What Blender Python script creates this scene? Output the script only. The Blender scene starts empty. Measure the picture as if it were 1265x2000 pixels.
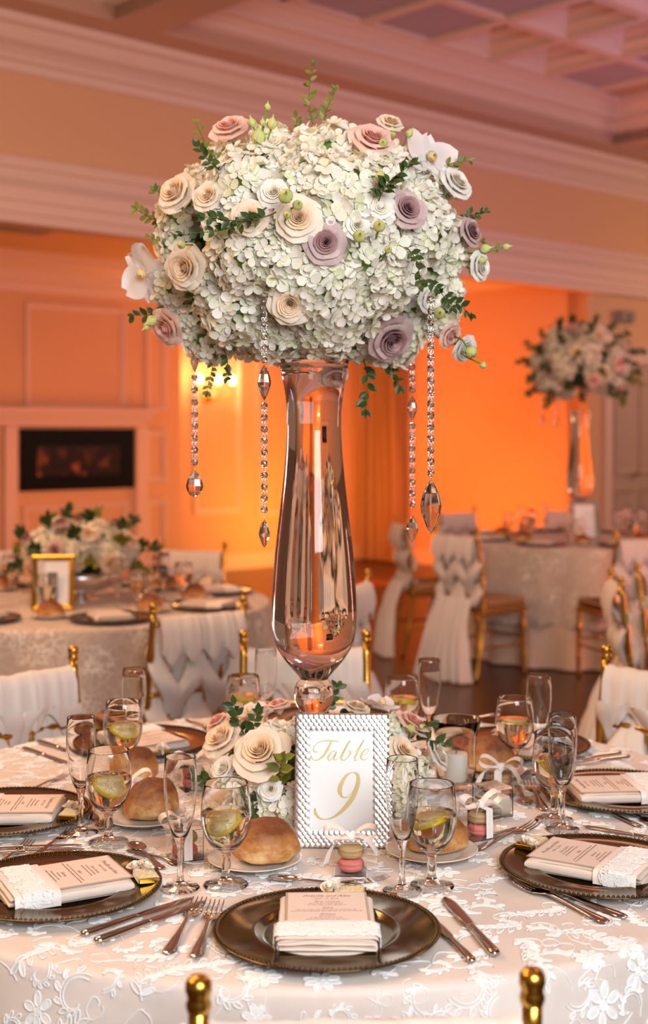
import bpy, math, random
from mathutils import Vector, Matrix, noise
rnd = random.Random(9)
PI = math.pi
scene = bpy.context.scene
COL = scene.collection

# ------------------------------------------------------------------ camera
FPX, YH, CXP, HC, TZ = 2600.0, 843.0, 632.5, 1.495, 0.76
cam_d = bpy.data.cameras.new('camera')
cam = bpy.data.objects.new('camera', cam_d)
COL.objects.link(cam)
cam.location = (0, 0, HC)
cam.rotation_euler = (PI / 2, 0, 0)
cam_d.sensor_fit = 'VERTICAL'
cam_d.sensor_height = 36.0
cam_d.lens = 36.0 * FPX / 2000.0
cam_d.shift_y = -(1000.0 - YH) / 2000.0
cam_d.clip_start = 0.05
cam_d.dof.use_dof = True
cam_d.dof.focus_distance = 2.25
cam_d.dof.aperture_fstop = 3.3
scene.camera = cam

# ------------------------------------------------------------------ world, lights, exposure
world = bpy.data.worlds.new('ballroom_ambience')
scene.world = world
world.use_nodes = True
bg = world.node_tree.nodes['Background']
bg.inputs[0].default_value = (1.0, 0.55, 0.34, 1)
bg.inputs[1].default_value = 0.21
vs = scene.view_settings
vs.view_transform = 'Standard'
vs.look = 'None'
vs.exposure = 0.0
vs.gamma = 1.0
vs.use_curve_mapping = False
scene.cycles.sample_clamp_indirect = 6.0
scene.cycles.blur_glossy = 0.6
scene.cycles.max_bounces = 10
scene.cycles.diffuse_bounces = 3
scene.cycles.use_adaptive_sampling = True
scene.cycles.adaptive_threshold = 0.09
scene.cycles.transmission_bounces = 8
scene.cycles.light_sampling_threshold = 0.04
scene.cycles.glossy_bounces = 4
scene.cycles.transparent_max_bounces = 16

# room axes: u runs to the right and away along the fireplace wall, v towards that wall
RC, RS = 0.7337, 0.6794
def uv(u, v, z=0.0):
    return Vector((u * RC - v * RS, u * RS + v * RC, z))
RM = Matrix(((RC, -RS, 0, 0), (RS, RC, 0, 0), (0, 0, 1, 0), (0, 0, 0, 1)))

def area_light(name, loc, target, size, power, col, size_y=None, spread=None):
    d = bpy.data.lights.new(name, 'AREA')
    d.energy = power
    d.color = col
    d.size = size
    if size_y:
        d.shape = 'RECTANGLE'
        d.size_y = size_y
    if spread:
        d.spread = math.radians(spread)
    o = bpy.data.objects.new(name, d)
    o.location = loc
    o.rotation_euler = (Vector(target) - Vector(loc)).to_track_quat('-Z', 'Y').to_euler()
    COL.objects.link(o)
    return o

# photographer's soft flash, high beside the camera: neutral to cool
area_light('soft_flash', (0.8, -0.6, 2.35), (0.0, 2.6, 1.45), 1.5, 132, (0.93, 0.97, 1.0))
# warm ceiling downlights of the hall over the tables
area_light('downlight_over_table', (-1.5, 4.4, 4.1), (-0.1, 2.8, 0.8), 0.9, 58, (1.0, 0.60, 0.36))
area_light('added_side_light', (-2.7, 1.9, 3.7), (-0.1, 2.6, 1.6), 0.7, 62, (1.0, 0.58, 0.27))  # added lamp without a fixture, warms the left of the flower dome
area_light('downlight_right', (2.6, 5.2, 4.15), (1.6, 6.0, 0.7), 0.9, 40, (1.0, 0.56, 0.34))
area_light('downlight_left', (-2.9, 5.0, 4.15), (-1.2, 5.6, 0.7), 0.9, 55, (1.0, 0.56, 0.30))
area_light('downlight_far', (2.2, 9.4, 4.15), (1.7, 9.2, 0.7), 0.9, 12, (1.0, 0.52, 0.32))
# rosy and amber wash thrown up onto bulkhead and coffered ceiling
area_light('ceiling_wash', uv(8.5, 1.0, 0.8), uv(7.6, 6.6, 4.4), 1.8, 135, (1.0, 0.37, 0.30))
area_light('bulkhead_wash', (-3.4, 3.6, 2.2), uv(3.6, 8.0, 3.7), 1.0, 55, (1.0, 0.42, 0.20))
area_light('door_wash', uv(13.2, 5.4, 2.6), uv(12.4, 8.03, 2.5), 0.8, 34, (1.0, 0.55, 0.30))
area_light('violet_wash', uv(9.6, 4.0, 3.0), uv(8.6, 6.2, 4.6), 0.8, 16, (0.50, 0.40, 1.0))
# amber uplights on the alcove floor turned to the walls
AMB = (1.0, 0.165, 0.002)
area_light('amber_uplight_wall', uv(9.0, 9.3, 0.25), uv(11.05, 9.6, 1.7), 0.8, 78, AMB)
area_light('amber_uplight_pier', uv(9.9, 8.7, 0.25), uv(11.05, 8.7, 2.0), 0.5, 16, AMB)
area_light('gold_uplight_back', uv(9.5, 10.1, 0.25), uv(9.15, 11.25, 1.6), 0.5, 30, (1.0, 0.34, 0.03))
area_light('amber_uplight_fireplace', uv(6.6, 8.7, 0.2), uv(6.6, 11.0, 1.9), 0.8, 64, (1.0, 0.25, 0.07), 3.0)

# ------------------------------------------------------------------ pixel helpers: rays of the photograph met with real surfaces
def ray(px, py):
    return Vector(((px - CXP) / FPX, 1.0, -(py - YH) / FPX))
EYE = Vector((0, 0, HC))
def at(px, py, D):
    return EYE + ray(px, py) * D
def onz(px, py, z=TZ):
    return at(px, py, (HC - z) * FPX / (py - YH))
def on_v(px, py, v):            # wall plane v = const, returns (u, z)
    k = (px - CXP) / FPX
    Y = v / (RC - k * RS)
    return (k * Y * RC + Y * RS, HC - (py - YH) / FPX * Y)
def on_u(px, py, u):            # wall plane u = const, returns (v, z)
    k = (px - CXP) / FPX
    Y = u / (k * RC + RS)
    return (-k * Y * RS + Y * RC, HC - (py - YH) / FPX * Y)
def on_ell(px, py, c, r):
    d = ray(px, py)
    S = lambda w: Vector((w[0] / r[0], w[1] / r[1], w[2] / r[2]))
    o2, d2 = S(EYE - c), S(d)
    a, b, q = d2.dot(d2), o2.dot(d2), o2.dot(o2) - 1
    disc = b * b - a * q
    t = (-b - math.sqrt(disc)) / a if disc > 0 else -b / a
    h = o2 + d2 * t
    if disc <= 0:
        h.normalize()
    p = c + Vector((h[0] * r[0], h[1] * r[1], h[2] * r[2]))
    n = Vector((h[0] / r[0], h[1] / r[1], h[2] / r[2])).normalized()
    if disc <= 0:                # beyond the silhouette: keep the picture position at that depth
        p = EYE + d * p.y
    return p, n

# ------------------------------------------------------------------ mesh builder
class MB:
    def __init__(s):
        s.v, s.f = [], []
    def add(s, vs_, fs_, M=None):
        b = len(s.v)
        s.v += [tuple(M @ Vector(p)) for p in vs_] if M is not None else [tuple(p) for p in vs_]
        s.f += [tuple(i + b for i in f) for f in fs_]
        return s
    def grid(s, rows, closed=False, M=None):
        n = len(rows[0])
        vs_ = [p for r in rows for p in r]
        fs_ = []
        for i in range(len(rows) - 1):
            for j in range(n if closed else n - 1):
                k = (j + 1) % n
                fs_.append((i * n + j, i * n + k, (i + 1) * n + k, (i + 1) * n + j))
        return s.add(vs_, fs_, M)
    def lathe(s, prof, seg=24, M=None, sx=1.0, sy=1.0):
        vs_, fs_, rows = [], [], []
        for r, z in prof:
            if r < 1e-6:
                rows.append([len(vs_)])
                vs_.append((0, 0, z))
            else:
                rows.append(list(range(len(vs_), len(vs_) + seg)))
                vs_ += [(r * sx * math.cos(2 * PI * i / seg), r * sy * math.sin(2 * PI * i / seg), z) for i in range(seg)]
        for a, b in zip(rows, rows[1:]):
            if len(a) == 1 and len(b) == 1:
                continue
            for i in range(seg):
                j = (i + 1) % seg
                if len(a) == 1:
                    fs_.append((a[0], b[j], b[i]))
                elif len(b) == 1:
                    fs_.append((a[i], a[j], b[0]))
                else:
                    fs_.append((a[i], a[j], b[j], b[i]))
        return s.add(vs_, fs_, M)
    def tube(s, pts, rad, sides=6, M=None, cap=True, flat=1.0, up=None):
        pts = [Vector(p) for p in pts]
        n = len(pts)
        rr = rad if isinstance(rad, (list, tuple)) else [rad] * n
        rows, pn = [], None
        for i, p in enumerate(pts):
            t = (pts[min(i + 1, n - 1)] - pts[max(i - 1, 0)])
            t = t.normalized() if t.length > 1e-9 else Vector((0, 0, 1))
            if up is not None:
                nn = Vector(up) - t * t.dot(Vector(up))
            elif pn is None:
                nn = t.orthogonal()
            else:
                nn = pn - t * t.dot(pn)
            nn = nn.normalized() if nn.length > 1e-6 else t.orthogonal().normalized()
            pn = nn
            bb = t.cross(nn)
            rows.append([tuple(p + (bb * math.cos(2 * PI * k / sides) + nn * flat * math.sin(2 * PI * k / sides)) * rr[i]) for k in range(sides)])
        b = len(s.v)
        s.grid(rows, True, M)
        if cap:
            s.f.append(tuple(range(b, b + sides))[::-1])
            s.f.append(tuple(range(b + (n - 1) * sides, b + n * sides)))
        return s
    def box(s, x0, x1, y0, y1, z0, z1, M=None, c=0.0):
        if c <= 0:
            vs_ = [(x, y, z) for z in (z0, z1) for y in (y0, y1) for x in (x0, x1)]
            return s.add(vs_, [(0, 2, 3, 1), (4, 5, 7, 6), (0, 1, 5, 4), (2, 6, 7, 3), (0, 4, 6, 2), (1, 3, 7, 5)], M)
        vs_, idx = [], {}
        for i in (0, 1):
            for j in (0, 1):
                for k in (0, 1):
                    X, Y, Z = (x0, x1)[i], (y0, y1)[j], (z0, z1)[k]
                    xi, yi, zi = X + (c if i == 0 else -c), Y + (c if j == 0 else -c), Z + (c if k == 0 else -c)
                    for ax, p in enumerate(((X, yi, zi), (xi, Y, zi), (xi, yi, Z))):
                        idx[i, j, k, ax] = len(vs_)
                        vs_.append(p)
        g = lambda i, j, k, a: idx[i, j, k, a]
        fs_ = []
        for e in (0, 1):
            q = [g(e, 0, 0, 0), g(e, 1, 0, 0), g(e, 1, 1, 0), g(e, 0, 1, 0)]
            fs_.append(q if e else q[::-1])
            q = [g(0, e, 0, 1), g(0, e, 1, 1), g(1, e, 1, 1), g(1, e, 0, 1)]
            fs_.append(q if e else q[::-1])
            q = [g(0, 0, e, 2), g(1, 0, e, 2), g(1, 1, e, 2), g(0, 1, e, 2)]
            fs_.append(q if e else q[::-1])
        for a in (0, 1):
            for b in (0, 1):
                fs_.append((g(a, b, 0, 0), g(a, b, 1, 0), g(a, b, 1, 1), g(a, b, 0, 1)))
                fs_.append((g(a, 0, b, 0), g(a, 1, b, 0), g(a, 1, b, 2), g(a, 0, b, 2)))
                fs_.append((g(0, a, b, 1), g(1, a, b, 1), g(1, a, b, 2), g(0, a, b, 2)))
                for d in (0, 1):
                    fs_.append((g(a, b, d, 0), g(a, b, d, 1), g(a, b, d, 2)))
        return s.add(vs_, fs_, M)
    def mesh(s, name, mat, smooth=True, sharp=None):
        me = bpy.data.meshes.new(name)
        me.from_pydata(s.v, [], s.f)
        if isinstance(mat, (list, tuple)):
            for m in mat:
                me.materials.append(m)
        elif mat:
            me.materials.append(mat)
        me.update()
        if smooth:
            me.shade_smooth()
            if sharp:
                try:
                    me.set_sharp_from_angle(angle=math.radians(sharp))
                except Exception:
                    pass
        return me

def fix_normals(me):
    import bmesh
    b = bmesh.new()
    b.from_mesh(me)
    bmesh.ops.recalc_face_normals(b, faces=b.faces)
    b.to_mesh(me)
    b.free()
    return me

MESH = {}
def cached(key, fn):
    if key not in MESH:
        MESH[key] = fn()
    return MESH[key]

def tagged(o, label, cat, group=None, kind=None):
    if label: o['label'] = label
    if cat: o['category'] = cat
    if group: o['group'] = group
    if kind: o['kind'] = kind
    return o
def put(name, me, parent=None, M=None, label=None, cat=None, group=None, kind=None):
    o = bpy.data.objects.new(name, me)
    COL.objects.link(o)
    if parent is not None:
        o.parent = parent
    if M is not None:
        o.matrix_local = M
    return tagged(o, label, cat, group, kind)
def thing(name, label, cat, M=None, group=None, kind=None):
    return put(name, None, None, M, label, cat, group, kind)
def T(x, y=None, z=None):
    return Matrix.Translation(Vector((x, y, z)) if y is not None else Vector(x))
def RZ(a): return Matrix.Rotation(a, 4, 'Z')
def RX(a): return Matrix.Rotation(a, 4, 'X')
def RY(a): return Matrix.Rotation(a, 4, 'Y')
def SC(x, y=None, z=None):
    return Matrix.Diagonal((x, x if y is None else y, x if z is None else z, 1))
def zto(n, spin=0.0):           # rotation taking +z to n
    return Vector(n).to_track_quat('Z', 'Y').to_matrix().to_4x4() @ RZ(spin)

# ------------------------------------------------------------------ materials
def nodes_of(name):
    m = bpy.data.materials.new(name)
    m.use_nodes = True
    nt = m.node_tree
    return m, nt, nt.nodes['Principled BSDF']
def lerp_node(nt, fac, a, b):
    n = nt.nodes.new('ShaderNodeMix')
    n.data_type = 'RGBA'
    nt.links.new(fac, n.inputs[0])
    for k, c in ((6, a), (7, b)):
        if isinstance(c, (tuple, list)):
            n.inputs[k].default_value = (*c, 1)
        else:
            nt.links.new(c, n.inputs[k])
    return n.outputs[2]
def pm(name, col, rough=0.5, metal=0.0, col2=None, nscale=20.0, bump=None, trans=0.0, ior=1.45, emit=None, estr=0.0, sheen=0.0, coat=0.0, alpha=None, spec=None):
    m, nt, p = nodes_of(name)
    p.inputs['Base Color'].default_value = (*col, 1)
    p.inputs['Roughness'].default_value = rough
    p.inputs['Metallic'].default_value = metal
    p.inputs['IOR'].default_value = ior
    p.inputs['Transmission Weight'].default_value = trans
    p.inputs['Sheen Weight'].default_value = sheen
    p.inputs['Coat Weight'].default_value = coat
    if spec is not None:
        p.inputs['Specular IOR Level'].default_value = spec
    if alpha is not None:
        p.inputs['Alpha'].default_value = alpha
    if emit:
        p.inputs['Emission Color'].default_value = (*emit, 1)
        p.inputs['Emission Strength'].default_value = estr
    if col2 or bump:
        tc = nt.nodes.new('ShaderNodeTexCoord')
    if col2:
        nz = nt.nodes.new('ShaderNodeTexNoise')
        nz.inputs['Scale'].default_value = nscale
        nz.inputs['Detail'].default_value = 4
        nt.links.new(tc.outputs['Object'], nz.inputs['Vector'])
        nt.links.new(lerp_node(nt, nz.outputs['Fac'], col, col2), p.inputs['Base Color'])
    if bump:
        nb = nt.nodes.new('ShaderNodeTexNoise')
        nb.inputs['Scale'].default_value = bump[0]
        nb.inputs['Detail'].default_value = 3
        nt.links.new(tc.outputs['Object'], nb.inputs['Vector'])
        bn = nt.nodes.new('ShaderNodeBump')
        bn.inputs['Strength'].default_value = bump[1]
        bn.inputs['Distance'].default_value = bump[2] if len(bump) > 2 else 0.002
        nt.links.new(nb.outputs['Fac'], bn.inputs['Height'])
        nt.links.new(bn.outputs['Normal'], p.inputs['Normal'])
    return m
def petal_mat(name, cols, transl=0.25, by='island', rough=0.55):
    """thin living tissue: diffuse with light coming through, colour varied petal by petal"""
    m, nt, p = nodes_of(name)
    if by == 'island':
        g = nt.nodes.new('ShaderNodeNewGeometry').outputs['Random Per Island']
    else:
        g = nt.nodes.new('ShaderNodeObjectInfo').outputs['Random']
    cr = nt.nodes.new('ShaderNodeValToRGB')
    e = cr.color_ramp.elements
    while len(e) < len(cols):
        e.new(0.5)
    for i, c in enumerate(cols):
        e[i].position = i / max(1, len(cols) - 1)
        e[i].color = (*c, 1)
    nt.links.new(g, cr.inputs[0])
    nt.links.new(cr.outputs[0], p.inputs['Base Color'])
    p.inputs['Roughness'].default_value = rough
    tr = nt.nodes.new('ShaderNodeBsdfTranslucent')
    nt.links.new(cr.outputs[0], tr.inputs[0])
    mx = nt.nodes.new('ShaderNodeMixShader')
    mx.inputs[0].default_value = transl
    out = nt.nodes['Material Output']
    nt.links.new(p.outputs[0], mx.inputs[1])
    nt.links.new(tr.outputs[0], mx.inputs[2])
    nt.links.new(mx.outputs[0], out.inputs[0])
    return m
def cloth_mat(name, base, lace, vscale, bump=0.4):
    """lace seen from afar: white cords of a fine scrolling net over satin"""
    m, nt, p = nodes_of(name)
    tc = nt.nodes.new('ShaderNodeTexCoord')
    nz = nt.nodes.new('ShaderNodeTexNoise')
    nz.inputs['Scale'].default_value = vscale * 0.5
    nt.links.new(tc.outputs['Object'], nz.inputs['Vector'])
    ad = nt.nodes.new('ShaderNodeVectorMath')
    ad.operation = 'MULTIPLY_ADD'
    ad.inputs[1].default_value = (0.12, 0.12, 0.12)
    nt.links.new(nz.outputs['Color'], ad.inputs[0])
    nt.links.new(tc.outputs['Object'], ad.inputs[2])
    vo = nt.nodes.new('ShaderNodeTexVoronoi')
    vo.feature = 'DISTANCE_TO_EDGE'
    vo.inputs['Scale'].default_value = vscale
    nt.links.new(ad.outputs[0], vo.inputs['Vector'])
    v2 = nt.nodes.new('ShaderNodeTexVoronoi')
    v2.feature = 'F1'
    v2.inputs['Scale'].default_value = vscale * 0.28
    nt.links.new(tc.outputs['Object'], v2.inputs['Vector'])
    mr = nt.nodes.new('ShaderNodeMapRange')
    mr.inputs[1].default_value, mr.inputs[2].default_value = 0.02, 0.12
    mr.inputs[3].default_value, mr.inputs[4].default_value = 1.0, 0.0
    nt.links.new(vo.outputs['Distance'], mr.inputs[0])
    m2 = nt.nodes.new('ShaderNodeMapRange')
    m2.inputs[1].default_value, m2.inputs[2].default_value = 0.35, 0.6
    m2.inputs[3].default_value, m2.inputs[4].default_value = 1.0, 0.25
    nt.links.new(v2.outputs['Distance'], m2.inputs[0])
    mu = nt.nodes.new('ShaderNodeMath')
    mu.operation = 'MULTIPLY'
    nt.links.new(mr.outputs[0], mu.inputs[0])
    nt.links.new(m2.outputs[0], mu.inputs[1])
    nt.links.new(lerp_node(nt, mu.outputs[0], base, lace), p.inputs['Base Color'])
    bn = nt.nodes.new('ShaderNodeBump')
    bn.inputs['Strength'].default_value = bump
    bn.inputs['Distance'].default_value = 0.004
    nt.links.new(mu.outputs[0], bn.inputs['Height'])
    nt.links.new(bn.outputs[0], p.inputs['Normal'])
    p.inputs['Roughness'].default_value = 0.7
    p.inputs['Sheen Weight'].default_value = 0.2
    return m
def bread_mat():
    m, nt, p = nodes_of('crust')
    tc = nt.nodes.new('ShaderNodeTexCoord')
    sp = nt.nodes.new('ShaderNodeSeparateXYZ')
    nt.links.new(tc.outputs['Generated'], sp.inputs[0])
    nz = nt.nodes.new('ShaderNodeTexNoise')
    nz.inputs['Scale'].default_value = 3.2
    nz.inputs['Detail'].default_value = 6
    nt.links.new(tc.outputs['Generated'], nz.inputs['Vector'])
    a = nt.nodes.new('ShaderNodeMath')
    a.operation = 'MULTIPLY_ADD'
    a.inputs[1].default_value = 1.0
    nt.links.new(nz.outputs['Fac'], a.inputs[0])
    nt.links.new(sp.outputs['Z'], a.inputs[2])
    a2 = nt.nodes.new('ShaderNodeMath')
    a2.operation = 'MULTIPLY'
    a2.inputs[1].default_value = 0.72
    nt.links.new(a.outputs[0], a2.inputs[0])
    cr = nt.nodes.new('ShaderNodeValToRGB')
    e = cr.color_ramp.elements
    e[0].position, e[0].color = 0.44, (0.74, 0.48, 0.22, 1)
    e[1].position, e[1].color = 0.93, (0.17, 0.045, 0.010, 1)
    k = e.new(0.64)
    k.color = (0.44, 0.175, 0.045, 1)
    nt.links.new(a2.outputs[0], cr.inputs[0])
    nt.links.new(cr.outputs[0], p.inputs['Base Color'])
    p.inputs['Roughness'].default_value = 0.55
    n2 = nt.nodes.new('ShaderNodeTexNoise')
    n2.inputs['Scale'].default_value = 16
    n2.inputs['Detail'].default_value = 8
    nt.links.new(tc.outputs['Generated'], n2.inputs['Vector'])
    bn = nt.nodes.new('ShaderNodeBump')
    bn.inputs['Strength'].default_value = 0.55
    bn.inputs['Distance'].default_value = 0.003
    nt.links.new(n2.outputs['Fac'], bn.inputs['Height'])
    nt.links.new(bn.outputs[0], p.inputs['Normal'])
    return m
def wood_floor_mat():
    m, nt, p = nodes_of('dark_boards')
    tc = nt.nodes.new('ShaderNodeTexCoord')
    mp = nt.nodes.new('ShaderNodeMapping')
    mp.inputs['Rotation'].default_value = (0, 0, 0.75)
    mp.inputs['Scale'].default_value = (1.0, 9.0, 1.0)
    nt.links.new(tc.outputs['Object'], mp.inputs[0])
    nz = nt.nodes.new('ShaderNodeTexNoise')
    nz.inputs['Scale'].default_value = 2.5
    nz.inputs['Detail'].default_value = 6
    nt.links.new(mp.outputs[0], nz.inputs['Vector'])
    nt.links.new(lerp_node(nt, nz.outputs['Fac'], (0.030, 0.012, 0.006), (0.10, 0.038, 0.016)), p.inputs['Base Color'])
    p.inputs['Roughness'].default_value = 0.32
    return m
def fire_mat():
    m, nt, p = nodes_of('ember_screen')
    tc = nt.nodes.new('ShaderNodeTexCoord')
    nz = nt.nodes.new('ShaderNodeTexNoise')
    nz.inputs['Scale'].default_value = 9
    nz.inputs['Detail'].default_value = 5
    nt.links.new(tc.outputs['Object'], nz.inputs['Vector'])
    sp = nt.nodes.new('ShaderNodeSeparateXYZ')
    nt.links.new(tc.outputs['Generated'], sp.inputs[0])
    r1 = nt.nodes.new('ShaderNodeMapRange')
    r1.inputs[1].default_value, r1.inputs[2].default_value = 0.05, 1.0
    r1.inputs[3].default_value, r1.inputs[4].default_value = 1.0, 0.0
    nt.links.new(sp.outputs['Z'], r1.inputs[0])
    r2 = nt.nodes.new('ShaderNodeMapRange')
    r2.inputs[1].default_value, r2.inputs[2].default_value = 0.5, 0.75
    nt.links.new(nz.outputs['Fac'], r2.inputs[0])
    mu = nt.nodes.new('ShaderNodeMath')
    mu.operation = 'MULTIPLY'
    nt.links.new(r1.outputs[0], mu.inputs[0])
    nt.links.new(r2.outputs[0], mu.inputs[1])
    m3 = nt.nodes.new('ShaderNodeMath')
    m3.operation = 'MULTIPLY'
    m3.inputs[1].default_value = 0.55
    nt.links.new(mu.outputs[0], m3.inputs[0])
    p.inputs['Base Color'].default_value = (0.012, 0.006, 0.005, 1)
    p.inputs['Emission Color'].default_value = (1.0, 0.10, 0.02, 1)
    nt.links.new(m3.outputs[0], p.inputs['Emission Strength'])
    p.inputs['Roughness'].default_value = 0.3
    return m

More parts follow.
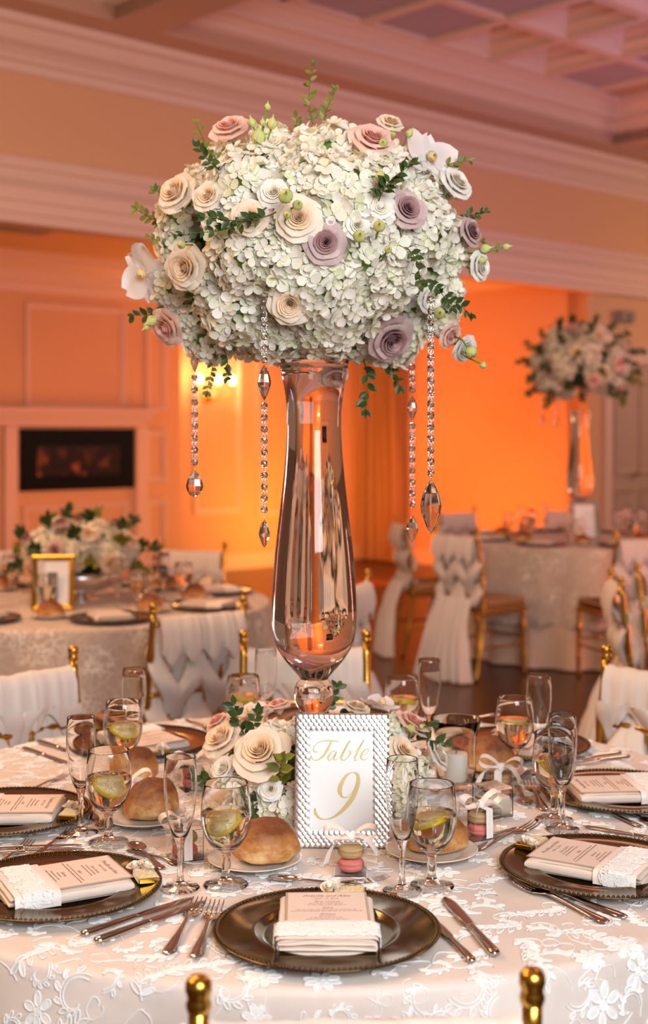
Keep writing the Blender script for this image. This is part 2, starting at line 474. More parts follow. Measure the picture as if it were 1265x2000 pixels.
M = dict(
    wall=pm('tan_paint', (0.66, 0.43, 0.26), 0.75, bump=(60, 0.05)),
    trim=pm('ivory_trim', (0.71, 0.56, 0.48), 0.5, bump=(40, 0.04)),
    ceil=pm('ceiling_paint', (0.56, 0.38, 0.28), 0.8, bump=(50, 0.05)),
    panel=pm('violet_lit_panel', (0.42, 0.36, 0.42), 0.8, bump=(90, 0.1)),  # purple wash light put into the panel colour
    floor=wood_floor_mat(),
    curtain=pm('gold_curtain', (0.27, 0.16, 0.06), 0.55, col2=(0.34, 0.21, 0.09), nscale=30, sheen=0.3),
    black=pm('black_glass', (0.006, 0.005, 0.005), 0.12),
    fire=fire_mat(),
    gold=pm('gold_lacquer', (0.62, 0.36, 0.06), 0.26, 1.0, col2=(0.55, 0.30, 0.05), nscale=40),
    cushion=pm('tan_cushion', (0.36, 0.19, 0.09), 0.8, bump=(300, 0.2)),
    chiffon=petal_mat('white_chiffon', [(0.80, 0.73, 0.68), (0.84, 0.78, 0.74)], 0.22, 'object', 0.8),
    satin=pm('peach_satin', (0.65, 0.55, 0.49), 0.55, col2=(0.70, 0.61, 0.555), nscale=60, bump=(500, 0.08), sheen=0.15),
    lacewhite=pm('lace_cord', (0.80, 0.775, 0.755), 0.75, bump=(900, 0.2), sheen=0.3),
    farlace=cloth_mat('distant_lace', (0.50, 0.40, 0.33), (0.80, 0.74, 0.69), 26),
    skirt=pm('satin_underskirt', (0.62, 0.46, 0.36), 0.5, col2=(0.68, 0.54, 0.44), nscale=12, sheen=0.3),
    bronze=pm('antique_gold_charger', (0.105, 0.064, 0.024), 0.14, 0.9, col2=(0.13, 0.08, 0.03), nscale=9),
    steel=pm('polished_steel', (0.60, 0.54, 0.50), 0.12, 1.0, col2=(0.53, 0.47, 0.44), nscale=30),
    silver=pm('bright_silver', (0.90, 0.88, 0.86), 0.27, 1.0, col2=(0.80, 0.76, 0.74), nscale=30),
    napkin=pm('champagne_satin', (0.68, 0.55, 0.46), 0.42, col2=(0.74, 0.62, 0.53), nscale=25, bump=(700, 0.06), sheen=0.3),
    ribbon=pm('blush_ribbon', (0.80, 0.70, 0.64), 0.32, col2=(0.84, 0.75, 0.70), nscale=40, sheen=0.3),
    card=pm('blush_card', (0.70, 0.57, 0.51), 0.6, col2=(0.73, 0.60, 0.54), nscale=80),
    cardback=pm('taupe_card', (0.42, 0.31, 0.25), 0.5, col2=(0.47, 0.35, 0.28), nscale=80),
    ink=pm('brown_ink', (0.16, 0.075, 0.055), 0.7, col2=(0.20, 0.10, 0.07), nscale=80),
    paper=pm('white_card', (0.83, 0.84, 0.85), 0.30, col2=(0.86, 0.86, 0.87), nscale=8),
    goldink=pm('gold_ink', (0.56, 0.42, 0.18), 0.40, 0.35, col2=(0.66, 0.53, 0.28), nscale=30),
    glass=pm('clear_glass', (1, 1, 1), 0.0, trans=1.0, ior=1.46),
    crystal=pm('cut_crystal', (1, 1, 1), 0.0, trans=1.0, ior=1.56),
    watervase=pm('water_filled_glass', (1, 0.99, 0.98), 0.0, trans=1.0, ior=1.40),
    water=pm('lemon_water', (1.0, 0.94, 0.76), 0.0, trans=1.0, ior=1.33),
    acrylic=pm('clear_acrylic', (1, 1, 1), 0.02, trans=1.0, ior=1.12),
    rind=pm('lemon_rind', (0.90, 0.68, 0.03), 0.4, bump=(300, 0.2)),
    pulp=pm('lemon_pulp', (0.90, 0.82, 0.46), 0.3, col2=(0.92, 0.86, 0.60), nscale=120, bump=(200, 0.3)),
    china=pm('cream_china', (0.72, 0.65, 0.58), 0.16, col2=(0.74, 0.67, 0.61), nscale=6, coat=0.3),
    crust=bread_mat(),
    beige=pm('vanilla_macaron', (0.64, 0.42, 0.20), 0.6, col2=(0.70, 0.48, 0.25), nscale=90, bump=(200, 0.3)),
    pink=pm('raspberry_macaron', (0.78, 0.20, 0.18), 0.6, col2=(0.84, 0.27, 0.24), nscale=90, bump=(200, 0.3)),
    creamfill=pm('cream_filling', (0.82, 0.66, 0.42), 0.5, col2=(0.86, 0.72, 0.5), nscale=90),
    foil=pm('gold_foil', (0.66, 0.42, 0.06), 0.28, 1.0, col2=(0.58, 0.36, 0.05), nscale=60, bump=(80, 0.15)),
    ecru=pm('ecru_lace', (0.66, 0.54, 0.34), 0.8, bump=(700, 0.3)),
    rosette=pm('ivory_ribbon', (0.82, 0.70, 0.54), 0.4, col2=(0.86, 0.76, 0.62), nscale=60),
    pearl=pm('pearl', (0.85, 0.80, 0.76), 0.15, coat=0.6, col2=(0.88, 0.82, 0.80), nscale=200),
    wax=pm('white_wax', (0.84, 0.79, 0.70), 0.5, col2=(0.87, 0.82, 0.74), nscale=20),
    wick=pm('wick', (0.05, 0.04, 0.03), 0.9, col2=(0.09, 0.07, 0.05)),
    foam=pm('moss_core', (0.035, 0.06, 0.02), 0.9, col2=(0.06, 0.09, 0.03), nscale=40, bump=(60, 0.6, 0.01)),
    hyd=petal_mat('hydrangea_petals', [(0.92, 0.83, 0.69), (0.93, 0.87, 0.78), (0.89, 0.87, 0.71), (0.93, 0.86, 0.76), (0.92, 0.85, 0.77), (0.82, 0.83, 0.56), (0.93, 0.88, 0.81), (0.93, 0.86, 0.77)], 0.30),
    hydheart=petal_mat('floret_hearts', [(0.50, 0.60, 0.24), (0.62, 0.68, 0.36)], 0.2),
    cream=petal_mat('cream_rose', [(0.92, 0.77, 0.61), (0.93, 0.82, 0.69)], 0.30, 'object'),
    blush=petal_mat('blush_rose', [(0.91, 0.60, 0.50), (0.92, 0.69, 0.60)], 0.30, 'object'),
    mauve=petal_mat('mauve_rose', [(0.56, 0.38, 0.36), (0.66, 0.48, 0.46)], 0.22, 'object'),
    whiter=petal_mat('white_rose', [(0.92, 0.87, 0.80), (0.93, 0.90, 0.86)], 0.30, 'object'),
    creamh=petal_mat('cream_rose_heart', [(0.90, 0.66, 0.43), (0.92, 0.74, 0.54)], 0.25),
    blushh=petal_mat('blush_rose_heart', [(0.89, 0.48, 0.40), (0.90, 0.58, 0.50)], 0.25),
    mauveh=petal_mat('mauve_rose_heart', [(0.30, 0.14, 0.14), (0.48, 0.28, 0.28)], 0.15),
    whiterh=petal_mat('white_rose_heart', [(0.90, 0.82, 0.67), (0.92, 0.86, 0.75)], 0.25),
    bud=petal_mat('green_bud', [(0.60, 0.64, 0.17), (0.70, 0.70, 0.28), (0.66, 0.68, 0.22)], 0.25),
    sepal=petal_mat('sepal_green', [(0.12, 0.24, 0.03), (0.20, 0.34, 0.06)], 0.2),
    leaf=petal_mat('boxwood_leaf', [(0.026, 0.056, 0.012), (0.055, 0.100, 0.018), (0.038, 0.075, 0.020)], 0.15, 'object', 0.42),
    leafy=petal_mat('young_leaf', [(0.16, 0.18, 0.020), (0.28, 0.26, 0.04), (0.11, 0.145, 0.022)], 0.3, 'object', 0.45),
    stem=pm('twig', (0.10, 0.06, 0.02), 0.7, col2=(0.16, 0.12, 0.03), nscale=50),
    orchid=petal_mat('orchid_petal', [(0.84, 0.78, 0.78), (0.86, 0.82, 0.82)], 0.32, 'object'),
    lip=petal_mat('orchid_lip', [(0.84, 0.55, 0.10), (0.86, 0.74, 0.50)], 0.25),
    bulb=pm('lit_bulb', (1, 0.8, 0.5), 0.4, emit=(1.0, 0.72, 0.30), estr=22),
    grey=pm('grey_plastic', (0.30, 0.27, 0.27), 0.5, bump=(80, 0.05)),
    doorp=pm('door_paint', (0.46, 0.36, 0.30), 0.5, bump=(50, 0.05)),
)
# ------------------------------------------------------------------ the room
VH, VF, UO, ZA, ZC, ZH = 8.03, 11.25, 11.05, 3.16, 4.25, 2.92
def struct(name, mb, mat, label, cat, parent=None, smooth=False, kind='structure'):
    me = mb.mesh(name, mat, smooth)
    if parent is not None:
        return put(name, me, parent)
    return put(name, me, None, RM, label, cat, None, kind)
def upiece(name, mb, mat, parent, smooth=False):      # a piece given in room coordinates under a structure in room coordinates
    return put(name, mb.mesh(name, mat, smooth), parent)
def moulding(mb, prof, u0, u1):                        # profile of (v, z) run along u
    rows = [[(u, v, z) for v, z in prof] for u in (u0, u1)]
    b = len(mb.v)
    mb.grid(rows, False)
    n = len(prof)
    mb.f.append(tuple(range(b, b + n)))
    mb.f.append(tuple(range(b + n, b + 2 * n))[::-1])
    return mb
def moulding_v(mb, prof, v0, v1):                      # profile of (u, z) run along v
    rows = [[(u, v, z) for u, z in prof] for v in (v0, v1)]
    return mb.grid(rows, False)
def rect_sweep(mb, u0, u1, v0, v1, prof):              # profile of (inset, z) swept around a rectangle, mitred
    rows = [[(u0 + d, v0 + d, z), (u1 - d, v0 + d, z), (u1 - d, v1 - d, z), (u0 + d, v1 - d, z)] for d, z in prof]
    return mb.grid(rows, True)

fl = struct('floor', MB().box(-7, 18, -7, 13, -0.1, 0.0), M['floor'], 'dark brown polished wooden floor of the hall', 'floor')
wb = struct('wall_back', MB().box(-6, 12.0, VF, VF + 0.2, 0, 3.6), M['wall'], 'amber-lit panelled back wall of the alcove with fireplace', 'wall')
wr = struct('wall_right', MB().box(UO, UO + 0.2, VH + 0.005, VF, 0, 3.6), M['wall'], 'plain saturated orange-lit side wall of the alcove', 'wall')
wh = struct('wall_header', MB().box(-6, UO, VH, VH + 0.25, ZH, 4.9).box(UO, 18, VH, VH + 0.25, 0, 4.9), M['wall'],
            'cream bulkhead wall above the alcove opening and around the door', 'wall')
ac = struct('ceiling_alcove', MB().box(-6, UO, VH + 0.25, VF, ZA, ZA + 0.1), M['wall'], 'low orange-lit ceiling of the fireplace alcove', 'ceiling')

# lower cornice on the bulkhead, upper crown under the ceiling
cp = [(VH, ZH + 0.43), (VH - 0.05, ZH + 0.43), (VH - 0.06, ZH + 0.36), (VH - 0.10, ZH + 0.34), (VH - 0.10, ZH + 0.27), (VH - 0.06, ZH + 0.22),
      (VH - 0.06, ZH + 0.14), (VH - 0.09, ZH + 0.12), (VH - 0.09, ZH + 0.05), (VH - 0.13, ZH + 0.03), (VH - 0.13, ZH - 0.03), (VH, ZH - 0.03)]
struct('trim_1', moulding(MB(), cp, -6, 17), M['trim'], 'stepped cornice along the bottom of the bulkhead', 'trim')
cu = [(VH, 3.93), (VH - 0.02, 3.93), (VH - 0.03, 3.99), (VH - 0.06, 4.00), (VH - 0.06, 4.03), (VH - 0.10, 4.07), (VH - 0.16, 4.10), (VH - 0.19, 4.15),
      (VH - 0.19, 4.18), (VH - 0.24, 4.20), (VH - 0.26, 4.249), (VH, 4.249)]
struct('trim_2', moulding(MB(), cu, -6, 17), M['trim'], 'broad pink-lit crown moulding between bulkhead and ceiling', 'trim')
ca = [(VF, 2.86), (VF - 0.02, 2.86), (VF - 0.03, 2.93), (VF - 0.06, 2.95), (VF - 0.08, 3.03), (VF - 0.15, 3.08), (VF - 0.17, 3.159), (VF, 3.159)]
struct('trim_3', moulding(MB(), ca, -6, UO), M['trim'], 'crown moulding above the panelled fireplace wall', 'trim')
mr = [(UO, 3.02), (UO - 0.03, 3.02), (UO - 0.05, 3.08), (UO - 0.10, 3.10), (UO - 0.12, 3.159)]
struct('trim_4', moulding_v(MB(), mr, VH + 0.25, VF), M['trim'], 'slim crown moulding above the plain orange wall', 'trim')
struct('baseboard_back', MB().box(8.0, UO, VF - 0.03, VF, 0, 0.17).box(8.0, UO, VF - 0.045, VF, 0, 0.05), M['trim'], 'tall baseboard along the fireplace wall', 'baseboard')
struct('baseboard_right', MB().box(UO - 0.03, UO, VH + 0.25, VF - 0.05, 0, 0.17), M['trim'], 'tall baseboard along the plain orange wall', 'baseboard')

# main ceiling with three trays; the middle one has coffers
VT, UT = 7.50, [(-1.0, 5.03), (5.42, 10.72), (11.02, 17.0)]
cm = MB().box(-6, 18, VT, VH + 0.1, ZC, ZC + 0.12).box(-6, 18, -7, 1.4, ZC, ZC + 0.12)
cm.box(-6, UT[0][0], 1.4, VT, ZC, ZC + 0.12).box(UT[0][1], UT[1][0], 1.4, VT, ZC, ZC + 0.12).box(UT[1][1], UT[2][0], 1.4, VT, ZC, ZC + 0.12)
cl = struct('ceiling', cm, M['ceil'], 'tan ceiling with recessed trays and coffers above the hall', 'ceiling')
tp = [(0, ZC - 0.002), (0.0, ZC + 0.10), (0.05, ZC + 0.12), (0.05, ZC + 0.15), (0.11, ZC + 0.19), (0.16, ZC + 0.20), (0.16, ZC + 0.24), (0.24, ZC + 0.30), (0.28, ZC + 0.31), (0.28, ZC + 0.36)]
for i, (a, b) in enumerate(UT):
    upiece('tray_moulding', rect_sweep(MB(), a, b, 1.4, VT, tp), M['trim'], cl)
    if i != 1:
        upiece('tray_top', MB().box(a, b, 1.4, VT, ZC + 0.355, ZC + 0.42), M['ceil'], cl)
ug = [6.32, 7.06, 7.80, 8.54, 9.28, 10.02]
vg = [7.20 - 0.78 * i for i in range(7)]
zt = ZC + 0.355
a, b = UT[1]
upiece('tray_top', MB().box(a, ug[0] - .05, 1.4, VT, zt, zt + .06).box(ug[-1] + .05, b, 1.4, VT, zt, zt + .06)
       .box(ug[0] - .05, ug[-1] + .05, vg[0] + .05, VT, zt, zt + .06).box(ug[0] - .05, ug[-1] + .05, 1.4, vg[-1] - .05, zt, zt + .06), M['ceil'], cl)
for u in ug:
    upiece('rib', MB().box(u - 0.05, u + 0.05, vg[-1] - .05, vg[0] + .05, zt - 0.03, zt + 0.26), M['trim'], cl)
for v in vg:
    upiece('rib', MB().box(ug[0] - .05, ug[-1] + .05, v - 0.045, v + 0.045, zt - 0.028, zt + 0.255), M['trim'], cl)
for i in range(len(ug) - 1):
    for j in range(len(vg) - 1):
        u0, u1, v1, v0 = ug[i] + .05, ug[i + 1] - .05, vg[j] - .045, vg[j + 1] + .045
        if i in (2, 3):
            upiece('coffer', rect_sweep(MB(), u0, u1, v0, v1, [(0, zt - .01), (0.01, zt + .02), (0.06, zt + .06), (0.06, zt + .09), (0.10, zt + .13), (0.13, zt + .14), (0.13, zt + .20)])
                   .box(u0, u1, v0, v1, zt + .20, zt + .24), M['trim'], cl)
        else:
            upiece('ceiling_panel', MB().box(u0, u1, v0, v1, zt, zt + .03), M['panel'], cl)

# fireplace bay: a shallow projecting chimney breast with framed panels
VB = 11.0
uB = on_v(352, 900, VB)[0]
bay = struct('wall_chimney_breast', MB().box(-2, uB, VB, VF, 0, 2.9), M['wall'], 'projecting chimney breast around the electric fireplace', 'wall')
moul = MB()
cb = [(VB, 2.80), (VB - 0.02, 2.80), (VB - 0.03, 2.88), (VB - 0.07, 2.90), (VB - 0.09, 3.00), (VB - 0.17, 3.06), (VB - 0.19, 3.159), (VB, 3.159)]
upiece('cornice', moulding(MB(), cb, -2, uB + 0.02), M['trim'], bay)
def frame_on_v(parent, px0, px1, py0, py1, v, w=0.05, d=0.03):
    (ua, za), (ub, zb) = on_v(px0, py0, v), on_v(px1, py1, v)
    za, zb = max(za, zb), min(za, zb)
    m = MB()
    prof = [(0, 0), (0, -d), (0.018, -d), (0.026, -d * 0.4), (w, -d * 0.35), (w, 0)]
    rows = [[(ua + t, v + q, zb + t), (ub - t, v + q, zb + t), (ub - t, v + q, za - t), (ua + t, v + q, za - t)] for t, q in prof]
    m.grid(rows, True)
    upiece('panel_moulding', m, M['trim'], parent)
for r in ((48, 243, 590, 803), (284, 322, 640, 803), (284, 322, 842, 940), (284, 322, 976, 1060), (44, 248, 988, 1080)):
    frame_on_v(bay, *r, VB)
frame_on_v(wb, 378, 468, 640, 1000, VF)
frame_on_v(wb, 500, 640, 640, 1000, VF)
fs = thing('fireplace_surround', 'cream mantel shelf and frame around the black electric fireplace', 'mantel', RM)
(u0, z0), (u1, z1) = on_v(4, 812, VB), on_v(285, 806, VB)
u0 -= 0.6
put('mantel_shelf', MB().box(u0, u1, VB - 0.20, VB, 1.66, 1.72, c=.008).box(u0 + .03, u1 - .03, VB - 0.15, VB, 1.61, 1.66, c=.006).box(u0 + .07, u1 - .07, VB - 0.10, VB, 1.55, 1.61, c=.006).mesh('mantel_shelf', M['trim'], False), fs)
(fa, za), (fb, zb) = on_v(35, 838, VB), on_v(258, 960, VB)
(fa2, zc) = on_v(35, 960, VB)
put('frieze', MB().box(fa - .16, fb + .16, VB - .05, VB, za + .05, 1.55, c=.006).mesh('frieze', M['trim'], False), fs)
for s0, s1 in ((fa - .16, fa - .02), (fb + .02, fb + .16)):
    put('pilaster', MB().box(s0, s1, VB - .05, VB, 0, za + .05, c=.006).mesh('pilaster', M['trim'], False), fs)
ef = thing('electric_fireplace', 'wide black electric fireplace with glowing red embers', 'fireplace', RM)
put('screen', MB().box(fa, fb, VB - .045, VB - .002, zc, za, c=.006).mesh('screen', M['black'], False), ef)
put('flames', MB().box(fa + .18, fb - .18, VB - .050, VB - .044, zc + .14, zc + .42).mesh('flames', M['fire'], False), ef)

# wall sconce with three bulbs in the bright recess
su, sz = on_v(404, 745, VF)
sc = thing('wall_sconce', 'three-light brass sconce glowing on the yellow-lit wall', 'sconce', RM)
put('back_plate', MB().lathe([(0, 0), (.05, 0), (.05, .012), (.03, .02), (0, .024)], 16, T(su, VF, sz - .18) @ RX(PI / 2)).mesh('back_plate', M['gold']), sc)
for k in (-1, 0, 1):
    bu = su + k * 0.22
    bv = VF - 0.16 - (0.04 if k == 0 else 0)
    put('arm', MB().tube([(su, VF - .02, sz - .18), ((su + bu) / 2, VF - .08, sz - .22), (bu, bv, sz - .18), (bu, bv, sz - .05)], .010, 6).mesh('arm', M['gold']), sc)
    put('candle_cup', MB().lathe([(0, -.05), (.025, -.05), (.03, -.03), (.012, -.03), (.012, 0), (0, 0)], 10, T(bu, bv, sz - .02)).mesh('candle_cup', M['gold']), sc)
    put('bulb', MB().lathe([(0, 0), (.018, .01), (.027, .035), (.020, .065), (.006, .09), (0, .095)], 10, T(bu, bv, sz - .03)).mesh('bulb', M['bulb']), sc)
    pl = bpy.data.lights.new('sconce_glow', 'POINT')
    pl.energy, pl.color, pl.shadow_soft_size = 5.0, (1.0, 0.6, 0.2), 0.03
    po = bpy.data.objects.new('sconce_glow', pl)
    po.location = uv(bu, bv - .06, sz + .03)
    COL.objects.link(po)

# curtain in the alcove corner
va, vb = on_u(806, 900, UO)[0], on_u(694, 900, UO)[0]
vb = min(vb, VF - .12)
cu_ = MB()
rows = []
for k in range(9):
    z = 0.02 + (3.10 - .02) * k / 8
    row = []
    for i in range(97):
        t = i / 96
        a_ = 0.065 + 0.02 * math.sin(t * 9)
        row.append((UO - 0.18 + a_ * math.sin(t * PI * 11 + 0.25 * math.sin(k * .8)) + .012 * math.sin(t * 41 + k), va + (vb - va) * t, z))
    rows.append(row)
cu_.grid(rows)
ct = thing('curtain', 'floor-length gold curtain hanging in pleats at the alcove corner', 'curtain', RM)
put('cloth', cu_.mesh('cloth', M['curtain']), ct)
put('rod', MB().tube([(UO - .16, va - .1, 3.11), (UO - .16, vb + .08, 3.11)], .018, 8).mesh('rod', M['gold']), ct)

# door in the bulkhead wall on the right, emergency light above it
d0, d1 = on_v(1176, 900, VH)[0], on_v(1176, 900, VH)[0] + 1.15
dz = on_v(1215, 716, VH)[1]
do = struct('door_1', MB().box(d0 + .10, d1 - .10, VH - .035, VH, 0, dz, c=.003), M['doorp'], 'dull double door in white casing at the far right', 'door')
upiece('casing', MB().box(d0, d0 + .11, VH - .05, VH, 0, dz + .02, c=.008).box(d1 - .11, d1, VH - .05, VH, 0, dz + .02, c=.008).box(d0 - .04, d1 + .04, VH - .06, VH, dz + .02, dz + .22, c=.012), M['trim'], do)
for q in (0.16, 0.60):
    for z0_, z1_ in ((.2, .9), (1.05, dz - .15)):
        ua = d0 + q
        m = MB()
        prof = [(0, 0), (0, -.02), (.02, -.02), (.03, -.008), (.05, 0)]
        m.grid([[(ua + t, VH - .035 + y, z0_ + t), (ua + .36 - t, VH - .035 + y, z0_ + t), (ua + .36 - t, VH - .035 + y, z1_ - t), (ua + t, VH - .035 + y, z1_ - t)] for t, y in prof], True)
        upiece('door_panel', m, M['doorp'], do)
upiece('handle', MB().tube([(d0 + .52, VH - .04, 1.05), (d0 + .52, VH - .09, 1.05), (d0 + .42, VH - .09, 1.05)], .012, 8).lathe([(0, 0), (.03, 0), (.03, .01), (0, .012)], 12, T(d0 + .52, VH - .035, 1.05) @ RX(PI / 2)), M['gold'], do)
eu, ez = on_v(1213, 620, VH)
em = thing('emergency_light', 'small grey two-lamp emergency light high on the wall above the door', 'light', RM)
put('housing', MB().box(eu - .14, eu + .14, VH - .07, VH, ez - .06, ez + .06, c=.012).mesh('housing', M['grey'], False), em)
for k in (-.09, .05):
    put('lamp_head', MB().lathe([(0, 0), (.045, 0), (.055, .05), (.045, .055), (0, .05)], 12, T(eu + k, VH - .06, ez + .01) @ RX(PI / 2)).mesh('lamp_head', M['grey']), em)
# slotted air vents in the alcove ceiling
for px, py, nm in ((22, 444, 'grey slotted air vent in the alcove ceiling at the left'), (962, 551, 'small grey air vent in the alcove ceiling beside the flower dome')):
    Dv = (ZA - HC) * FPX / (YH - py)
    q = at(px, py, Dv)
    vu, vv = q.x * RC + q.y * RS, -q.x * RS + q.y * RC
    vt = thing('ceiling_vent', nm, 'vent', RM)
    put('vent_frame', MB().box(vu - .35, vu + .35, vv - .12, vv + .12, ZA - .012, ZA, c=.003).mesh('vent_frame', M['grey'], False), vt)
    for k in range(5):
        put('slat', MB().box(vu - .32, vu + .32, vv - .09 + k * .042, vv - .07 + k * .042, ZA - .024, ZA - .012).mesh('slat', M['grey'], False), vt)
# ------------------------------------------------------------------ tables and cloths
TR = 0.86
CT = Vector((-0.02, 2.62, 0))
LT = Vector((-1.10, 5.78, 0))
RT = Vector((1.76, 9.15, 0))
def softplus(e, s=0.006):
    return e if e / s > 30 else s * math.log1p(math.exp(e / s))
def cloth_pt(rho, th, seed=0.0, lift=0.0, amp=1.0):
    e = rho - TR
    dn = softplus(e)
    f = max(0.0, min(1.0, dn / 0.45))
    fold = amp * f * (0.040 * math.sin(9 * th + seed) + 0.022 * math.sin(16 * th + 1.3 + seed * 2) + 0.012 * math.sin(29 * th + seed))
    r = rho - dn + 0.05 * f + fold + 0.004
    k = max(0.0, min(1.0, (e + 0.008) / 0.016))
    r += lift * k
    z = TZ - dn + lift * (1 - k)
    return (r * math.cos(th), r * math.sin(th), z)
def cloth_mesh(name, mat, seed, drop, n=180, z_off=0.0, amp=1.0, hem=0.0):
    rhos = [0.0001, 0.3, 0.6, 0.78, TR - .03, TR - .012, TR - .006, TR, TR + .006, TR + .012, TR + .03] + [TR + .03 + (drop - .03) * i / 10 for i in range(1, 11)]
    rows = []
    for q, rho in enumerate(rhos):
        row = []
        for i in range(n):
            th = 2 * PI * i / n
            rr = rho
            if hem and q == len(rhos) - 1:
                rr += hem * abs(math.sin(th * 16))
            x, y, z = cloth_pt(rr, th, seed, 0, amp)
            row.append((x, y, z + z_off))
        rows.append(row)
    return MB().grid(rows, True).mesh(name, mat)
def table(name, c, label, clabel, seed, lace):
    t = thing(name, label, 'table', T(c), 'round banquet tables')
    put('tabletop', MB().lathe([(0, TZ - .03), (TR - .012, TZ - .03), (TR - .008, TZ - .02), (TR - .012, TZ - .008), (0, TZ - .008)], 64).mesh('tabletop', M['cardback']), t)
    for k in range(4):
        a = PI / 4 + k * PI / 2
        put('leg', MB().tube([(.5 * math.cos(a), .5 * math.sin(a), TZ - .03), (.55 * math.cos(a), .55 * math.sin(a), 0)], .02, 8).mesh('leg', M['grey']), t)
    cl_ = thing('tablecloth', clabel, 'tablecloth', T(c), 'lace tablecloths')
    put('cloth', cloth_mesh('cloth', M['satin'] if lace else M['farlace'], seed, 0.46 if not lace else 0.70, hem=.03), cl_)
    if not lace:
        rows = []
        for k in range(7):
            z = TZ - .06 - (TZ - .07) * k / 6
            rows.append([((TR - .02 + .05 * k / 6 + .03 * (k / 6) * math.sin(22 * 2 * PI * i / 240 + seed)) * math.cos(2 * PI * i / 240),
                          (TR - .02 + .05 * k / 6 + .03 * (k / 6) * math.sin(22 * 2 * PI * i / 240 + seed)) * math.sin(2 * PI * i / 240), z) for i in range(240)])
        put('underskirt', MB().grid(rows, True).mesh('underskirt', M['skirt']), cl_, label='satin underskirt reaching the floor')
    return cl_
cloth_main = table('banquet_table', CT, 'round banquet table in the foreground carrying the tall crystal vase', 'ivory satin cloth with raised white lace on the foreground table', 0.6, True)
table('banquet_table', LT, 'round banquet table behind on the left with low flower bowl', 'lace cloth on the blurred left table with the low flower bowl', 2.0, False)
table('banquet_table', RT, 'round banquet table far right with second tall vase', 'lace cloth with satin skirt on the far right table', 4.1, False)

# raised embroidery: cords and padded petals laid over the cloth
def ell_loop(cx, cy, a, b, rot, n=10):
    return [(cx + a * math.cos(t) * math.cos(rot) - b * math.sin(t) * math.sin(rot), cy + a * math.cos(t) * math.sin(rot) + b * math.sin(t) * math.cos(rot))
            for t in (2 * PI * i / n for i in range(n))]
def motif(kind, s, rr):
    out = []                                     # (points, closed, filled)
    if kind == 'rose':
        n = rr.choice((6, 7, 8))
        for k in range(n):
            a = 2 * PI * k / n + rr.uniform(-.1, .1)
            out.append((ell_loop(.62 * s * math.cos(a), .62 * s * math.sin(a), .37 * s, .21 * s, a), True, True))
        out.append((ell_loop(0, 0, .22 * s, .22 * s, 0, 8), True, True))
        out.append((ell_loop(0, 0, .10 * s, .10 * s, 0, 6), True, False))
    elif kind == 'scroll':
        sg = rr.choice((-1, 1))
        for w in (1.0, .82):
            out.append(([(sg * s * w * (.25 + .9 * t) * math.cos(4.6 * t), s * w * (.25 + .9 * t) * math.sin(4.6 * t)) for t in (i / 18 for i in range(19))], False, False))
        for k in range(6):
            t = .25 + .75 * k / 6
            a = 4.6 * t
            R_ = s * (.25 + .9 * t) * 1.22
            out.append((ell_loop(sg * R_ * math.cos(a), R_ * math.sin(a), .22 * s, .10 * s, (a if sg > 0 else PI - a) + .5 * sg), True, True))
    else:
        out.append(([(s * (t * 1.6 - .8), .18 * s * math.sin(t * 5)) for t in (i / 12 for i in range(13))], False, False))
        for k in range(5):
            t = .1 + .8 * k / 4
            for sd in (-1, 1):
                a = sd * (.9 - .1 * k)
                bx, by = s * (t * 1.6 - .8), .18 * s * math.sin(t * 5)
                out.append((ell_loop(bx + .24 * s * math.cos(a), by + .24 * s * math.sin(a), .24 * s, .085 * s, a), True, k % 2 == 0))
    return out
def lay_cord(mb, P3, N3, w, h, closed):
    n = len(P3)
    rows = []
    for i in range(n):
        a, b = (P3[(i + 1) % n], P3[i - 1]) if closed else (P3[min(i + 1, n - 1)], P3[max(i - 1, 0)])
        t = a - b
        sd = t.cross(N3[i])
        sd = sd.normalized() if sd.length > 1e-9 else Vector((1, 0, 0))
        rows.append([P3[i] + sd * w, P3[i] + N3[i] * h, P3[i] - sd * w])
    if closed:
        rows.append(rows[0])
    mb.grid(rows)
def lay_fill(mb, P3, N3, h):
    n = len(P3)
    c = sum(P3, Vector()) / n + N3[0] * h
    mb.add([tuple(p) for p in P3] + [tuple(c)], [(i, (i + 1) % n, n) for i in range(n)])
lr = random.Random(4)
lace = MB()
def lace_at(X, Y, kind, s, rot, w=.0012, h=.0022):
    cr_, sr_ = math.cos(rot), math.sin(rot)
    for pts, closed, filled in motif(kind, s, lr):
        P3, N3 = [], []
        for x, y in pts:
            gx, gy = X + x * cr_ - y * sr_, Y + x * sr_ + y * cr_
            rho, th = math.hypot(gx, gy), math.atan2(gy, gx)
            P3.append(Vector(cloth_pt(rho, th, 0.6, .0007)))
            N3.append(Vector((0, 0, 1)) if rho < TR else Vector((math.cos(th), math.sin(th), .15)).normalized())
        lay_cord(lace, P3, N3, w, h, closed)
        if filled and (kind == 'rose' or lr.random() < .3):
            lay_fill(lace, P3, N3, .0012)
placed = []
for k in range(5200):
    rho = math.sqrt(lr.random()) * (TR + .34)
    th = lr.uniform(-PI, PI)
    if rho > TR - .02 and math.sin(th) > .25:
        continue
    if rho < .2:
        continue
    X, Y = rho * math.cos(th), rho * math.sin(th)
    kind = lr.choice(('rose', 'scroll', 'leaf', 'scroll'))
    s = lr.uniform(.020, .034) if kind != 'leaf' else lr.uniform(.036, .052)
    need = .050 if rho < TR - .03 else .047
    if any((X - a_) ** 2 + (Y - b_) ** 2 < need * need for a_, b_ in placed):
        continue
    placed.append((X, Y))
    lace_at(X, Y, kind, s, lr.uniform(0, 2 * PI))
